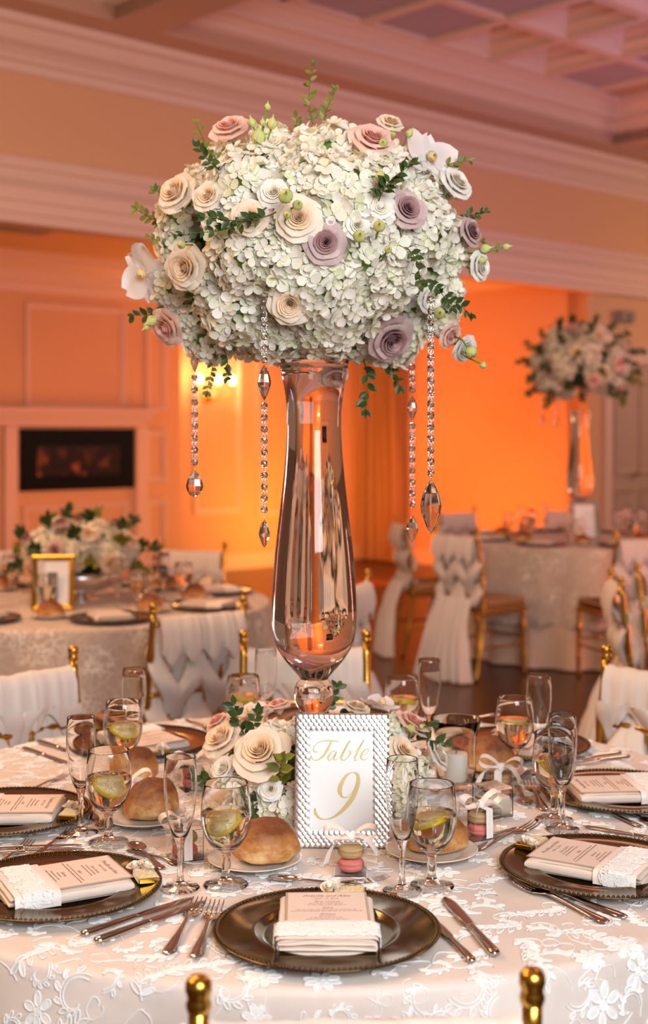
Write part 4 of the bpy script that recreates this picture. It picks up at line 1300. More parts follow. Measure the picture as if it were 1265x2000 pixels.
def goblet(P, label, group, lemon=None, llabel=None, seed=0):
    me = cached('goblet', lambda: MB().lathe(GOB_O + GOB_I, 40).mesh('glass_body', M['glass']))
    wa = cached('water', lambda: MB().lathe(WAT, 40).mesh('water', M['water']))
    g = thing('water_goblet', label, 'glass', T(P.x, P.y, TZ + .0022), group)
    put('glass_body', me, g)
    put('water', wa, g, None, 'pale lemon water')
    if lemon:
        a, b, c = cached('lemon', lemon_meshes)
        rx, ry, rz, z = lemon
        t = thing('lemon_slice', llabel, 'lemon', T(P.x, P.y, TZ + z) @ RZ(rz) @ RX(rx) @ RY(ry), 'lemon slices')
        put('rind', a, t)
        put('pulp', b, t)
        put('membrane', c, t, None, None, None, None, 'stuff')
def flute(P, label, group):
    me = cached('flute', lambda: MB().lathe(FLU_O + FLU_I, 36).mesh('champagne_flute', M['glass']))
    put('champagne_flute', me, None, T(P.x, P.y, TZ + .0022), label, 'glass', group)
GL = {  # goblet base, flute base, lemon pose
    'F': ((843, 1733), (785, 1743), (-.12, -.36, .1, .107)), 'LF': ((441, 1731), (352, 1737), (.42, -.55, .1, .104)), 'L': ((212, 1648), (158, 1629), (.45, .50, 0, .103)),
    'LB': ((240, 1525), (262, 1496), (.30, .45, 0, .106)), 'B': ((475, 1460), (519, 1443), (.15, .1, .3, .115)), 'RB': ((785, 1465), (838, 1470), (-.05, .18, 0, .114)),
    'R': ((1005, 1516), (1052, 1512), (-.02, .08, .2, .1165)), 'RF': ((1082, 1604), (1098, 1622), (.5, .4, .2, .102))}
for k, (a, b, lem) in GL.items():
    goblet(onz(*a), 'stemmed goblet of lemon water ' + WHERE[k], 'goblets on the foreground table', lem, 'lemon slice in the water goblet ' + WHERE[k])
    flute(onz(*b), 'empty champagne flute ' + WHERE[k], 'flutes on the foreground table')

for (px, py, rpx, rz, sc, lab, pl) in (
    (497, 1691, (517, 1688), .15, (1.0, 1, 1.12), 'before the flower cushion, left of the frame', True),
    (843, 1674, (848, 1668), -.25, (1.0, 1, 1.1), 'behind the goblet right of the frame', True),
    (284, 1607, (296, 1603), .5, (.92, .92, 1.12), 'between the two left champagne flutes', True),
    (258, 1537, (263, 1535), .9, (.92, .9, 1.1), 'behind the left goblet, farthest left', True),
    (950, 1517, (958, 1513), -.35, (.97, .95, 1.15), 'right of the glass candle holder', True)):
    P = onz(px, py)
    put('bread_plate', cached('bplate', plate_mesh), None, T(P.x, P.y, TZ + .002), 'round cream bread plate ' + lab, 'plate', 'bread plates')
    Q = onz(rpx[0], rpx[1])
    sd = int(px)
    put('bread_roll', roll_mesh(sd * .37), None, T(Q.x, Q.y, TZ + .0058) @ RZ(rz) @ SC(*sc), 'crusty golden brown bread roll ' + lab, 'bread', 'bread rolls')

# macaron boxes
def macaron_box(px, py, rz, where, tail, bowrot=0.0):
    P = onz(px, py)
    L0 = T(P.x, P.y, TZ + .0022) @ RZ(rz)
    b = thing('macaron_box', 'clear favor box tied with blush ribbon bow ' + where, 'box', L0, 'macaron boxes')
    put('clear_case', cached('mbox', box_mesh), b)
    lp, tl, kn, bd = cached(('bow', tail), lambda: bow_meshes(tail))
    bw = put('bow', lp, b, T(0, 0, .0535) @ RZ(bowrot) @ SC(1.35))
    put('tail', tl, bw)
    put('knot', kn, bw)
    put('band', bd, b)
    if tail:
        put('ribbon_print', cached('mprint', letters_mesh), b)
    for kind, z, nm in (('pink', .0012, 'raspberry pink'), ('beige', .0235, 'vanilla beige')):
        a, c, f = cached(('mac', kind), lambda: macaron_meshes(kind))
        m = thing('macaron', nm + ' macaron in the clear box ' + where, 'macaron', L0 @ T(.001, .001, z) @ RZ(rz * 3 + z * 40), nm + ' macarons')
        put('shell', a, m)
        put('shell', c, m)
        put('filling', f, m)
macaron_box(684, 1704, -.02, 'in front of the silver frame', False)
macaron_box(360, 1676, .35, 'behind the left foreground flute', True)
macaron_box(378, 1541, .5, 'behind the left flute, beside the flowers', True)
macaron_box(252, 1586, .4, 'half hidden behind the left goblet', True)
macaron_box(937, 1634, .55, 'beside the square votive', True)
macaron_box(978, 1555, -.35, 'before the right bread roll', True)

# cutlery
for kind, tip, end, lab, gr in (
    ('knife', (868, 1757), (968, 1871), 'outer table knife right of the front charger', 'knives at the front setting'),
    ('knife', (838, 1795), (918, 1878), 'inner table knife half under the front charger rim', 'knives at the front setting'),
    ('fork', (396, 1754), (320, 1879), 'outer dinner fork left of the front charger', 'forks at the front setting'),
    ('fork', (430, 1754), (374, 1893), 'inner dinner fork touching the front charger', 'forks at the front setting'),
    ('spoon', (540, 1720), (690, 1731), 'dessert spoon behind the front charger', 'dessert cutlery'),
    ('fork', (738, 1720), (600, 1738), 'dessert fork behind the front charger', 'dessert cutlery'),
    ('knife', (378, 1757), (160, 1832), 'inner table knife beside the left foreground charger', 'knives at the left foreground setting'),
    ('knife', (402, 1764), (186, 1845), 'outer table knife nearest the camera at the left foreground charger', 'knives at the left foreground setting'),
    ('fork', (60, 1647), (-30, 1712), 'outer fork behind the left foreground charger', 'forks at the left foreground setting'),
    ('fork', (142, 1625), (48, 1690), 'inner fork behind the left foreground charger, tines by the flute', 'forks at the left foreground setting'),
    ('spoon', (258, 1650), (318, 1700), 'dessert spoon beyond the left foreground charger', 'dessert cutlery'),
    ('fork', (355, 1692), (270, 1668), 'dessert fork beyond the left foreground charger', 'dessert cutlery'),
    ('knife', (150, 1654), (-40, 1662), 'upper table knife at the left edge setting', 'knives at the left edge setting'),
    ('knife', (158, 1662), (-40, 1672), 'lower table knife at the left edge setting', 'knives at the left edge setting'),
    ('fork', (185, 1614), (178, 1566), 'dessert fork under the left flute and goblet', 'dessert cutlery'),
    ('spoon', (200, 1624), (208, 1578), 'dessert spoon beside the left goblet foot', 'dessert cutlery'),
    ('fork', (118, 1521), (58, 1546), 'fork beyond the left edge charger', 'forks at the left edge setting'),
    ('knife', (135, 1493), (46, 1464), 'longer table knife by the back left charger', 'knives at the back left setting'),
    ('knife', (152, 1474), (84, 1453), 'shorter table knife by the back left charger', 'knives at the back left setting'),
    ('fork', (415, 1428), (368, 1408), 'fork right of the back left charger', 'forks at the back left setting'),
    ('knife', (880, 1414), (948, 1402), 'table knife at the far table edge right of the vase', 'knives at the back right setting'),
    ('knife', (1112, 1496), (1215, 1482), 'longer table knife beside the back right charger', 'knives at the back right setting'),
    ('knife', (1108, 1487), (1188, 1476), 'shorter table knife beside the back right charger', 'knives at the back right setting'),
    ('spoon', (1030, 1577), (1010, 1536), 'dessert spoon left of the right goblet', 'dessert cutlery'),
    ('fork', (1028, 1522), (1066, 1592), 'dessert fork left of the right goblet', 'dessert cutlery'),
    ('fork', (1160, 1580), (1240, 1612), 'inner fork before the right edge charger', 'forks at the right edge setting'),
    ('spoon', (1258, 1604), (1215, 1586), 'spoon at the right picture edge', 'dessert cutlery'),
    ('spoon', (906, 1650), (1010, 1620), 'dessert spoon right of the bread plate', 'dessert cutlery'),
    ('fork', (1048, 1612), (925, 1665), 'dessert fork right of the bread plate', 'dessert cutlery'),
    ('fork', (985, 1716), (1210, 1816), 'outer fork before the right foreground charger', 'forks at the right foreground setting'),
    ('fork', (1012, 1722), (1226, 1797), 'inner fork before the right foreground charger', 'forks at the right foreground setting'),
    ('knife', (1172, 1622), (1290, 1645), 'table knife beyond the right foreground charger', 'knives at the right foreground setting')):
    cutlery(kind, tip, end, lab, gr)

# hurricane glass with candle, square votive
P = onz(890, 1543)
put('candle_holder', MB().lathe([(0, 0), (.036, 0), (.038, .004), (.0375, .012), (.040, .018), (.0415, .05), (.041, .08), (.043, .11), (.0525, .142), (.0532, .1445), (.0517, .1440), (.0415, .110), (.0395, .08), (.040, .05), (.0385, .020), (.034, .016), (0, .015)], 40).mesh('candle_holder', M['glass']),
    None, T(P.x, P.y, TZ + .0022), 'flared glass hurricane holder right of the flowers', 'candle holder')
cd = thing('pillar_candle', 'white votive candle inside the flared hurricane glass', 'candle', T(P.x, P.y, TZ + .0178))
put('wax', MB().lathe([(0, 0), (.0235, 0), (.0245, .003), (.0245, .056), (.0225, .059), (.010, .057), (0, .0565)], 28).mesh('wax', M['wax']), cd)
put('wick', MB().tube([(0, 0, .056), (.001, 0, .064)], .0009, 5).mesh('wick', M['wick']), cd)
P = onz(962, 1597)
sq = MB().box(-.029, .029, -.029, .029, 0, .060, c=.003)
inn = MB().box(-.0255, .0255, -.0255, .0255, .007, .0604)
sq.f = [f for i, f in enumerate(sq.f)]
inn.f = [f[::-1] for f in inn.f if not all(abs(inn.v[i][2] - .0604) < 1e-6 for i in f)]
sq.add(inn.v, inn.f)
put('votive_holder', sq.mesh('votive_holder', M['glass'], False), None, T(P.x, P.y, TZ + .0022) @ RZ(.5), 'square thick glass votive beside the macaron box', 'candle holder')
cd = thing('votive_candle', 'peach votive candle filling the square glass', 'candle', T(P.x, P.y, TZ + .0097) @ RZ(.5))
put('wax', MB().box(-.0245, .0245, -.0245, .0245, 0, .034, c=.003).mesh('wax', M['rosette']), cd)
put('wick', MB().tube([(0, 0, .033), (.001, 0, .042)], .0009, 5).mesh('wick', M['wick']), cd)

# table number in a fish-scale silver frame
def number_frame(Mx, label, fine=True):
    W, H, B = .167, .231, .0275
    fr = thing('table_number_frame', label, 'frame', Mx)
    prof = [(0, .006), (0, -.004), (.0015, -.0055), (.003, -.004), (B - .002, -.004), (B, -.001), (B, .006)]
    rows = [[(-W / 2 + t, y, t), (W / 2 - t, y, t), (W / 2 - t, y, H - t), (-W / 2 + t, y, H - t)] for t, y in prof]
    put('moulding', MB().grid(rows, True).mesh('moulding', M['silver'], False), fr)
    put('back_panel', MB().box(-W / 2 + .002, W / 2 - .002, .003, .008, .002, H - .002, c=.001).mesh('back_panel', M['grey'], False), fr)
    put('easel_leg', MB().add([(-.02, .008, H * .72), (.02, .008, H * .72), (.03, .085, .004), (-.03, .085, .004), (-.02, .010, H * .72), (.02, .010, H * .72), (.03, .088, .004), (-.03, .088, .004)],
                              [(0, 1, 2, 3), (7, 6, 5, 4), (0, 4, 5, 1), (2, 6, 7, 3), (1, 5, 6, 2), (0, 3, 7, 4)]).mesh('easel_leg', M['grey'], False), fr)
    put('card', MB().box(-W / 2 + B - .002, W / 2 - B + .002, -.0012, .003, B - .002, H - B + .002).mesh('card', M['paper'], False), fr)
    if not fine:
        return
    sm = MB()
    pw, ph = .0094, .0063
    nr = int((H - .004) / (ph)) + 1
    for j in range(nr):
        for i in range(20):
            x = -W / 2 + .003 + (i + (.5 if j % 2 else 0)) * pw
            z = .004 + j * ph
            inside = abs(x) < W / 2 - B + .0036 and B - .003 < z < H - B + .002
            if inside or abs(x) > W / 2 - .004 or z > H - .004:
                continue
            a, b = pw * .55, ph * .95
            rim = [(x - a, -.0046, z + b * .25), (x - a * .7, -.0052, z - b * .45), (x, -.0056, z - b * .8), (x + a * .7, -.0052, z - b * .45), (x + a, -.0046, z + b * .25), (x + a * .5, -.0040, z + b * .9), (x - a * .5, -.0040, z + b * .9)]
            lo = [(p[0], -.0036, p[2] - .0006) for p in rim[:5]]
            ctr = (x, -.0062, z - b * .05)
            sm.add(rim + [ctr] + lo, [(k, (k + 1) % 7, 7) for k in range(7)] + [(k + 8, k + 9, k + 1, k) for k in range(4)])
    put('scale_relief', fix_normals(sm.mesh('scale_relief', M['silver'], True, 40)), fr, None, 'embossed silver fish scales', None, None, 'stuff')
    k = .000144
    conv = lambda x, y: ((x - 612 - (y - 245) * .022) * k, -.0016, (1400 - y) * k + B - .001)
    def word(strokes, nm):
        mb = MB()
        for s in strokes:
            pen_stroke(mb, s, conv)
        put(nm, mb.mesh(nm, M['goldink'], False), fr)
    word([[(320, 450, 5), (275, 445, 7), (265, 405, 5), (305, 345, 4), (385, 315, 6), (470, 310, 8), (555, 320, 7), (578, 310, 2)],
          [(485, 315, 9), (445, 400, 15), (395, 485, 14), (340, 535, 8), (280, 550, 4), (240, 520, 7), (240, 490, 7)],
          [(548, 452, 4), (505, 438, 5), (458, 490, 12), (446, 528, 11), (470, 547, 6), (510, 515, 4), (550, 452, 4)],
          [(552, 442, 6), (522, 510, 12), (527, 544, 8), (562, 530, 3), (600, 490, 2)],
          [(598, 490, 2), (665, 400, 4), (712, 318, 6), (692, 330, 8), (650, 420, 13), (610, 510, 13), (628, 545, 8), (672, 530, 6), (722, 460, 9), (716, 430, 5), (690, 442, 3), (745, 465, 2)],
          [(750, 470, 2), (830, 385, 4), (886, 300, 6), (850, 360, 9), (792, 480, 13), (776, 532, 9), (800, 545, 4), (850, 492, 2)],
          [(848, 492, 3), (920, 460, 4), (945, 417, 5), (905, 413, 8), (862, 470, 12), (856, 520, 10), (890, 541, 5), (955, 508, 3)]], 'table_lettering')
    word([[(805, 704, 3), (745, 692, 5), (672, 738, 16), (610, 850, 27), (602, 925, 27), (635, 985, 12), (690, 990, 6), (750, 935, 4), (802, 845, 3)],
          [(765, 692, 4), (812, 715, 17), (826, 790, 26), (808, 880, 28), (762, 990, 30), (695, 1085, 28), (608, 1175, 20), (520, 1232, 11), (430, 1256, 6), (355, 1238, 13), (308, 1180, 17), (302, 1122, 9)]], 'table_numeral')
P = onz(667, 1657)
number_frame(T(P.x, P.y, TZ + .0022) @ RZ(-.03) @ RX(math.radians(-9)), 'silver fish-scale frame holding the gold table number card')

# ------------------------------------------------------------------ the two tables behind
SIDES = ('right', 'back right', 'back', 'back left', 'left', 'front left', 'front', 'front right')
def far_table(C, tagn, ph, n_set, lemon=False):
    for k in range(n_set):
        a = ph + 2 * PI * k / n_set
        e = Vector((math.cos(a), math.sin(a), 0))
        tg = Vector((-math.sin(a), math.cos(a), 0))      # diner facing inwards: right hand side
        g = ' on the ' + tagn
        s = ' at the ' + SIDES[int(round((a % (2 * PI)) / (PI / 4))) % 8] + ' of the ' + tagn
        P = C + e * .67
        place_setting('x', P, C, s[1:], False, 0.0, tagn, False)
        G = C + e * .46 + tg * .17
        goblet(G, 'blurred stemmed water goblet' + s, 'goblets' + g)
        flute(C + e * .40 + tg * .10, 'blurred champagne flute' + s, 'flutes' + g)
        Q = C + e * .50 - tg * .20
        put('bread_plate', cached('bplate', plate_mesh), None, T(Q.x, Q.y, TZ + .002), 'blurred bread plate' + s, 'plate', 'bread plates' + g)
        put('bread_roll', cached('farroll', lambda: roll_mesh(5.5)), None, T(Q.x, Q.y, TZ + .0058) @ RZ(a * 3), 'blurred golden bread roll' + s, 'bread', 'bread rolls' + g)
far_table(LT, 'left table', -1.15, 8)
far_table(RT, 'far right table', -1.35, 8)
P = onz(103, 1193)
fr2 = thing('table_number_frame', 'shiny gold frame with white card on the left table', 'frame', T(P.x, P.y, TZ + .002) @ RZ(.12) @ RX(math.radians(-8)))
W, H, B = .175, .225, .024
rows = [[(-W / 2 + t, y, t), (W / 2 - t, y, t), (W / 2 - t, y, H - t), (-W / 2 + t, y, H - t)] for t, y in [(0, .006), (0, -.006), (.006, -.010), (B - .004, -.003), (B, -.001), (B, .006)]]
put('moulding', MB().grid(rows, True).mesh('moulding', M['foil'], False), fr2)
put('card', MB().box(-W / 2 + B - .002, W / 2 - B + .002, -.001, .003, B - .002, H - B + .002).mesh('card', M['paper'], False), fr2)
put('easel_leg', MB().box(-.02, .02, .006, .009, .0, H * .7, T(0, 0, 0) @ RX(.25)).mesh('easel_leg', M['grey'], False), fr2)
P = RT + Vector((-.02, -.30, 0))
number_frame(T(P.x, P.y, TZ + .002) @ RZ(.15) @ RX(math.radians(-9)) @ SC(1.2), 'pale blurred number frame on the far right table', False)
# ------------------------------------------------------------------ tall vase
DV = 2.62
kpx = DV / FPX
zz = lambda y: HC - (y - YH) * kpx
VX = -0.0195
prof_px = [(1325, 27), (1320, 30), (1312, 37), (1300, 48), (1285, 60), (1268, 71), (1248, 78.5), (1225, 82.5), (1200, 83.8), (1170, 83), (1130, 80.5), (1080, 76.5), (1030, 71), (980, 65), (930, 59.5), (880, 55), (840, 53), (805, 53.5), (775, 56), (750, 60), (733, 63.5), (722, 66)]
vz = thing('tall_vase', 'tall trumpet-shaped clear glass vase filled with water at the table centre', 'vase', T(VX, DV, 0))
low = [(0, TZ + .0035), (.078, TZ + .0035), (.080, TZ + .006), (.078, TZ + .010), (.050, TZ + .018), (.036, TZ + .032), (.030, TZ + .055), (.031, TZ + .09), (.034, TZ + .12), (.0385, TZ + .150), (.0375, zz(1400)), (.031, zz(1395)), (.0285, zz(1389)), (.0305, zz(1384)), (.036, zz(1374)), (.0392, zz(1362)), (.0398, zz(1353)), (.0385, zz(1342)), (.034, zz(1333)), (.029, zz(1328))]
body = low + [(r * kpx, zz(y)) for y, r in prof_px] + [(.0655, zz(721.2)), (0, zz(721.2))]
put('body', MB().lathe(body, 72).mesh('body', M['watervase'], True, 50), vz)
put('rim', MB().lathe([(.0650, zz(720)), (.0672, zz(720)), (.0690, zz(706)), (.0694, zz(703)), (.0674, zz(703)), (.0650, zz(720))], 72).mesh('rim', M['glass']), vz)

# ------------------------------------------------------------------ flower parts
def rose_layer(r0, r1, z0, z1, n, span, curl, a_off, nu=7, nv=6, one=False):
    out = []
    for k in range(1 if one else n):
        a0 = a_off + 2 * PI * k / n
        rows = []
        for i in range(nv):
            v = i / (nv - 1)
            row = []
            for j in range(nu):
                u = j / (nu - 1) * 2 - 1
                ve = v * (1 - .16 * u * u)
                rr = r0 + (r1 - r0) * ve ** .8 + .045 * r1 * u * v
                z = z0 + (z1 - z0) * math.sin(ve * PI / 2) ** .9
                c = max(0, (v - .62) / .38) ** 1.6
                rr += curl * c * (1 + .3 * abs(u))
                z -= curl * .75 * c * (1 + .5 * u * u)
                a = a0 + u * span * (.35 + .65 * math.sin(min(1, v * 1.25) * PI / 2))
                wv = 1 + .035 * math.sin(u * 5 + a0 * 3) * v * v
                row.append((rr * wv * math.cos(a), rr * wv * math.sin(a), z + .045 * r1 * math.sin(u * 4 + a0 * 2) * v * v))
            rows.append(row)
        out.append(rows)
    return out
def rose_meshes(col, var):
    off = var * .5
    heart = MB()
    for L in ((.02, .075, -.2, .60, 2, 1.9, .0), (.04, .13, -.2, .65, 2, 1.8, .008), (.06, .20, -.25, .67, 3, 1.35, .015), (.08, .28, -.3, .67, 3, 1.3, .02), (.10, .37, -.35, .64, 4, 1.1, .04), (.12, .48, -.4, .60, 4, 1.05, .06)):
        for rows in rose_layer(*L[:7], off + L[1] * 9):
            heart.grid(rows)
    mid = MB().grid(rose_layer(.14, .64, -.45, .52, 5, .92, .13, 0, one=True)[0])
    outr = MB().grid(rose_layer(.16, .82, -.50, .34, 6, .82, .17, 0, one=True)[0])
    sep = MB()
    for k in range(5):
        a = 2 * PI * k / 5
        sep.add([(0, 0, -.56), (.30 * math.cos(a - .3), .30 * math.sin(a - .3), -.50), (.75 * math.cos(a), .75 * math.sin(a), -.35), (.30 * math.cos(a + .3), .30 * math.sin(a + .3), -.50)], [(0, 1, 2, 3)])
    sep.lathe([(0, -.75), (.1, -.72), (.14, -.6), (.1, -.48), (0, -.45)], 8)
    return heart.mesh('heart', M[col + 'h']), mid.mesh('petal', M[col]), outr.mesh('petal', M[col]), sep.mesh('sepals', M['sepal'])
def rose(p, n, r, col, label, group, rr):
    var = rr.randrange(3)
    h, m, o, s = cached(('rose', col, var), lambda: rose_meshes(col, var))
    sp = rr.uniform(0, 6)
    t = thing('rose', label, 'rose', T(p) @ zto(n, sp) @ SC(r) @ T(0, 0, .05), group)
    put('heart', h, t)
    for k in range(5):
        put('petal', m, t, RZ(2 * PI * k / 5 + rr.uniform(-.12, .12)) @ RX(rr.uniform(-.06, .06)))
    for k in range(6):
        put('petal', o, t, RZ(2 * PI * k / 6 + .4 + rr.uniform(-.15, .15)) @ RX(rr.uniform(-.10, .10)) @ SC(rr.uniform(.94, 1.07)))
    put('sepals', s, t)
    return t
def floret(mb, hb, Mx, s, rr):
    cup = rr.uniform(.1, 1.1)
    for k in range(4):
        R_ = Mx @ RZ(k * PI / 2 + rr.uniform(-.15, .15)) @ RX(rr.uniform(-.25, .25))
        a = s * rr.uniform(.9, 1.12)
        vs_ = [(0, .06 * a, 0), (-.30 * a, .30 * a, .06 * a), (-.46 * a, .62 * a, .10 * a + cup * .10 * a), (-.30 * a, .93 * a, cup * .30 * a), (0, 1.03 * a, cup * .34 * a), (.30 * a, .93 * a, cup * .30 * a), (.46 * a, .62 * a, .10 * a + cup * .10 * a), (.30 * a, .30 * a, .06 * a), (0, .55 * a, -.03 * a)]
        mb.add(vs_, [(i, (i + 1) % 8, 8) for i in range(8)], R_)
    hb.lathe([(0, .14 * s), (.09 * s, .09 * s), (.11 * s, 0)], 6, Mx)
def hyd_meshes(seed, fl):
    rr = random.Random(seed)
    mb, hb = MB(), MB()
    N = int(5.6 / (fl * fl))
    for i in range(N):
        z = 1 - (i + .5) / N * 1.45
        a = i * 2.39996 + rr.uniform(-.2, .2)
        q = math.sqrt(max(0, 1 - z * z))
        d = Vector((q * math.cos(a), q * math.sin(a), z))
        bump = rr.uniform(.86, 1.10)
        dd = (d + Vector((rr.uniform(-.6, .6), rr.uniform(-.6, .6), rr.uniform(-.4, .5)))).normalized()
        floret(mb, hb, T(d.x * bump, d.y * bump, d.z * bump * .82) @ zto(dd, rr.uniform(0, 6)), fl * rr.uniform(.85, 1.2), rr)
    core = MB().lathe([(0, .62), (.35, .55), (.62, .36), (.74, .1), (.62, -.3), (0, -.45)], 14)
    return mb.mesh('florets', M['hyd']), hb.mesh('floret_hearts', M['hydheart']), core.mesh('head_core', M['sepal'])
def hydrangea(p, n, r, label, group, rr):
    fl = .235 if r > .062 else (.28 if r > .048 else .33)
    sd = rr.randrange(4)
    a, b, c = cached(('hyd', fl, sd), lambda: hyd_meshes(sd * 13 + int(fl * 100), fl))
    t = thing('hydrangea_head', label, 'hydrangea', T(p) @ zto(n, rr.uniform(0, 6)) @ SC(r) @ T(0, 0, -.30), group)
    put('florets', a, t, None, None, None, None, 'stuff')
    put('floret_hearts', b, t, None, None, None, None, 'stuff')
    put('head_core', c, t)
    return t
def bud_meshes():
    mb = MB()
    for k in range(5):
        a0 = 2 * PI * k / 5
        rows = []
        for i in range(8):
            v = i / 7
            R_ = .40 * math.sin(min(1, v * 1.15 + .12) * PI) ** .75 * (1 - .25 * v) + .05
            rows.append([((R_ + .03 * u) * math.cos(a0 + u * .85 + v * 1.1), (R_ + .03 * u) * math.sin(a0 + u * .85 + v * 1.1), v * (1.0 - .06 * u * u)) for u in (-1, -.5, 0, .5, 1)])
        mb.grid(rows)
    sp = MB()
    for k in range(5):
        a = 2 * PI * k / 5 + .3
        w = .22
        sp.add([(.05 * math.cos(a), .05 * math.sin(a), -.05), (.30 * math.cos(a - w), .30 * math.sin(a - w), .10), (.44 * math.cos(a), .44 * math.sin(a), .45), (.30 * math.cos(a + w), .30 * math.sin(a + w), .10), (.42 * math.cos(a), .42 * math.sin(a), .22)], [(0, 1, 4), (1, 2, 4), (2, 3, 4), (3, 0, 4)])
    sp.lathe([(0, -.12), (.08, -.1), (.12, 0), (.08, .08)], 8)
    return mb.mesh('petals', M['bud']), sp.mesh('sepals', M['sepal'])
def flower_bud(p, tip, r, label, group):
    """a closed bud whose stem rises from p and whose tip points along the stem"""
    a, b = cached('bud', bud_meshes)
    p, tip = Vector(p), Vector(tip)
    d = (tip - p).normalized()
    t = thing('lisianthus_bud', label, 'flower bud', T(tip) @ zto(d, r * 999), group)
    put('petals', a, t, SC(r * 1.45, r * 1.45, r * 1.7) @ T(0, 0, -.15))
    put('sepals', b, t, SC(r * 1.45, r * 1.45, r * 1.7) @ T(0, 0, -.15))
    L = (tip - p).length
    put('stem', MB().tube([(0, 0, -r * .3), (.08 * L, 0, -L * .5), (0, 0, -L)], .0018, 5).mesh('stem', M['sepal']), t)
    return t
def orchid_meshes():
    def pet(L, w, cup, pw):
        rows = []
        for i in range(7):
            v = i / 6
            hw = w * math.sin(PI * min(1, v * .93 + .04)) ** pw
            rows.append([(u * hw, L * v, cup * (v * v) - .12 * w * (1 - u * u) + .05 * math.sin(u * 3 + v * 4)) for u in (-1, -.6, -.2, .2, .6, 1)])
        return MB().grid(rows)
    lip = MB().lathe([(0, 0), (.10, .03), (.17, .12), (.13, .22), (.05, .28)], 12, RX(.6))
    lip.add([(-.12, -.1, .1), (.12, -.1, .1), (.08, -.38, .22), (-.08, -.38, .22)], [(0, 1, 2, 3)])
    return pet(1.0, .62, .12, .55).mesh('petal', M['orchid']), pet(1.0, .34, .06, .7).mesh('sepal', M['orchid']), lip.mesh('lip', M['lip'])
def orchid(p, n, r, spin, label, group):
    a, b, c = cached('orchid', orchid_meshes)
    t = thing('orchid', label, 'orchid', T(p) @ zto(n, spin) @ SC(r), group)
    for k, s in ((-1, 1), (1, 1)):
        put('petal', a, t, T(0, 0, .03) @ RZ(k * 1.25) @ RX(.12))
    for k in (0, 2.35, -2.35):
        put('sepal', b, t, RZ(k) @ RX(-.05))
    put('lip', c, t, T(0, -.02, .06))
    return t
def leaf_mesh(mat):
    def fn():
        vs_ = [(0, 0, 0)]
        for v, w in ((.18, .17), (.40, .27), (.64, .26), (.86, .14)):
            vs_ += [(-w, v, .05 + .04 * w), (0, v, -.02 - .05 * v * v), (w, v, .05 + .04 * w)]
        vs_.append((0, 1.02, -.10))
        fs_ = [(0, 2, 1), (0, 3, 2)]
        for k in range(3):
            b = 1 + 3 * k
            fs_ += [(b, b + 1, b + 4, b + 3), (b + 1, b + 2, b + 5, b + 4)]
        fs_ += [(10, 11, 13), (11, 12, 13)]
        return MB().add(vs_, fs_).mesh('leaf', M[mat])
    return cached(('leaf', mat), fn)
def sprig(p, tip, n, size, mat, label, group, rr, sag=0.0, thick=.0014):
    p, tip = Vector(p), Vector(tip)
    d = tip - p
    L = d.length
    t = thing('greenery_sprig', label, 'greenery', T(p), group)
    side = d.cross(Vector((0, 1, .2))).normalized()
    pts = []
    for i in range(9):
        v = i / 8
        pts.append(d * v + side * (L * .06 * math.sin(v * PI * 1.3 + rr.uniform(-.1, .1))) + Vector((0, 0, -sag * v * v)))
    put('stem', MB().tube(pts, [thick * (1 - .6 * i / 8) for i in range(9)], 5).mesh('stem', M['stem']), t)
    lm = leaf_mesh(mat)
    for k in range(n):
        v = .16 + .84 * (k + .5) / n
        i = min(7, int(v * 8))
        q = pts[i].lerp(pts[i + 1], v * 8 - i)
        tg = (pts[i + 1] - pts[i]).normalized()
        for s in ((1, -1) if k < n - 1 else (1, -1, 0)):
            ax = tg.cross(Vector((rr.uniform(-1, 1), rr.uniform(-.6, .1), rr.uniform(-1, 1)))).normalized() if rr.random() < .35 else side
            dr = (tg * (.75 if s else 2) + ax * s * rr.uniform(.6, 1.1) + Vector((rr.uniform(-.2, .2), rr.uniform(-.45, .25), rr.uniform(-.2, .2)))).normalized()
            nm = Vector((rr.uniform(-.5, .5), -1, rr.uniform(-.1, .8)))
            X = dr.cross(nm)
            if X.length < 1e-3:
                X = dr.orthogonal()
            X.normalize()
            Z = X.cross(dr)
            sz = size * 1.22 * rr.uniform(.75, 1.15) * (1 - .25 * v)
            Mx = Matrix(((X.x * sz, dr.x * sz, Z.x * sz, q.x), (X.y * sz, dr.y * sz, Z.y * sz, q.y), (X.z * sz, dr.z * sz, Z.z * sz, q.z), (0, 0, 0, 1)))
            put('leaf', lm, t, Mx)
    return t

# ------------------------------------------------------------------ the great flower dome on the vase
fr_ = random.Random(21)
C0, R0 = Vector((-.030, DV, 1.858)), (.258, .258, .195)
put('floral_foam', MB().lathe([(0, -.75), (.35, -.72), (.62, -.5), (.80, -.1), (.78, .3), (.55, .62), (.25, .78), (0, .80)], 28).mesh('floral_foam', M['foam']), None,
    T(C0) @ SC(.265, .265, .215), 'dark mossy core seen between the flowers of the tall centrepiece', 'floral foam')
def wpos(px, py):
    dx, dy = (px - 603) / 300, (py - 480) / 240
    v = 'top' if dy < -.72 else 'upper' if dy < -.25 else 'middle' if dy < .25 else 'lower' if dy < .72 else 'bottom'
    h = 'far left' if dx < -.72 else 'left' if dx < -.25 else 'centre' if dx < .25 else 'right' if dx < .72 else 'far right'
    return v + ' ' + h
USED = {}
ORD = ['', 'second ', 'third ', 'fourth ', 'fifth ', 'sixth ', 'seventh ']
def uniq(fmt, px, py):
    """the phrase for this flower's own place in the dome, made distinct by its nearest clock direction"""
    return fmt + ' at the ' + wpos(px, py)
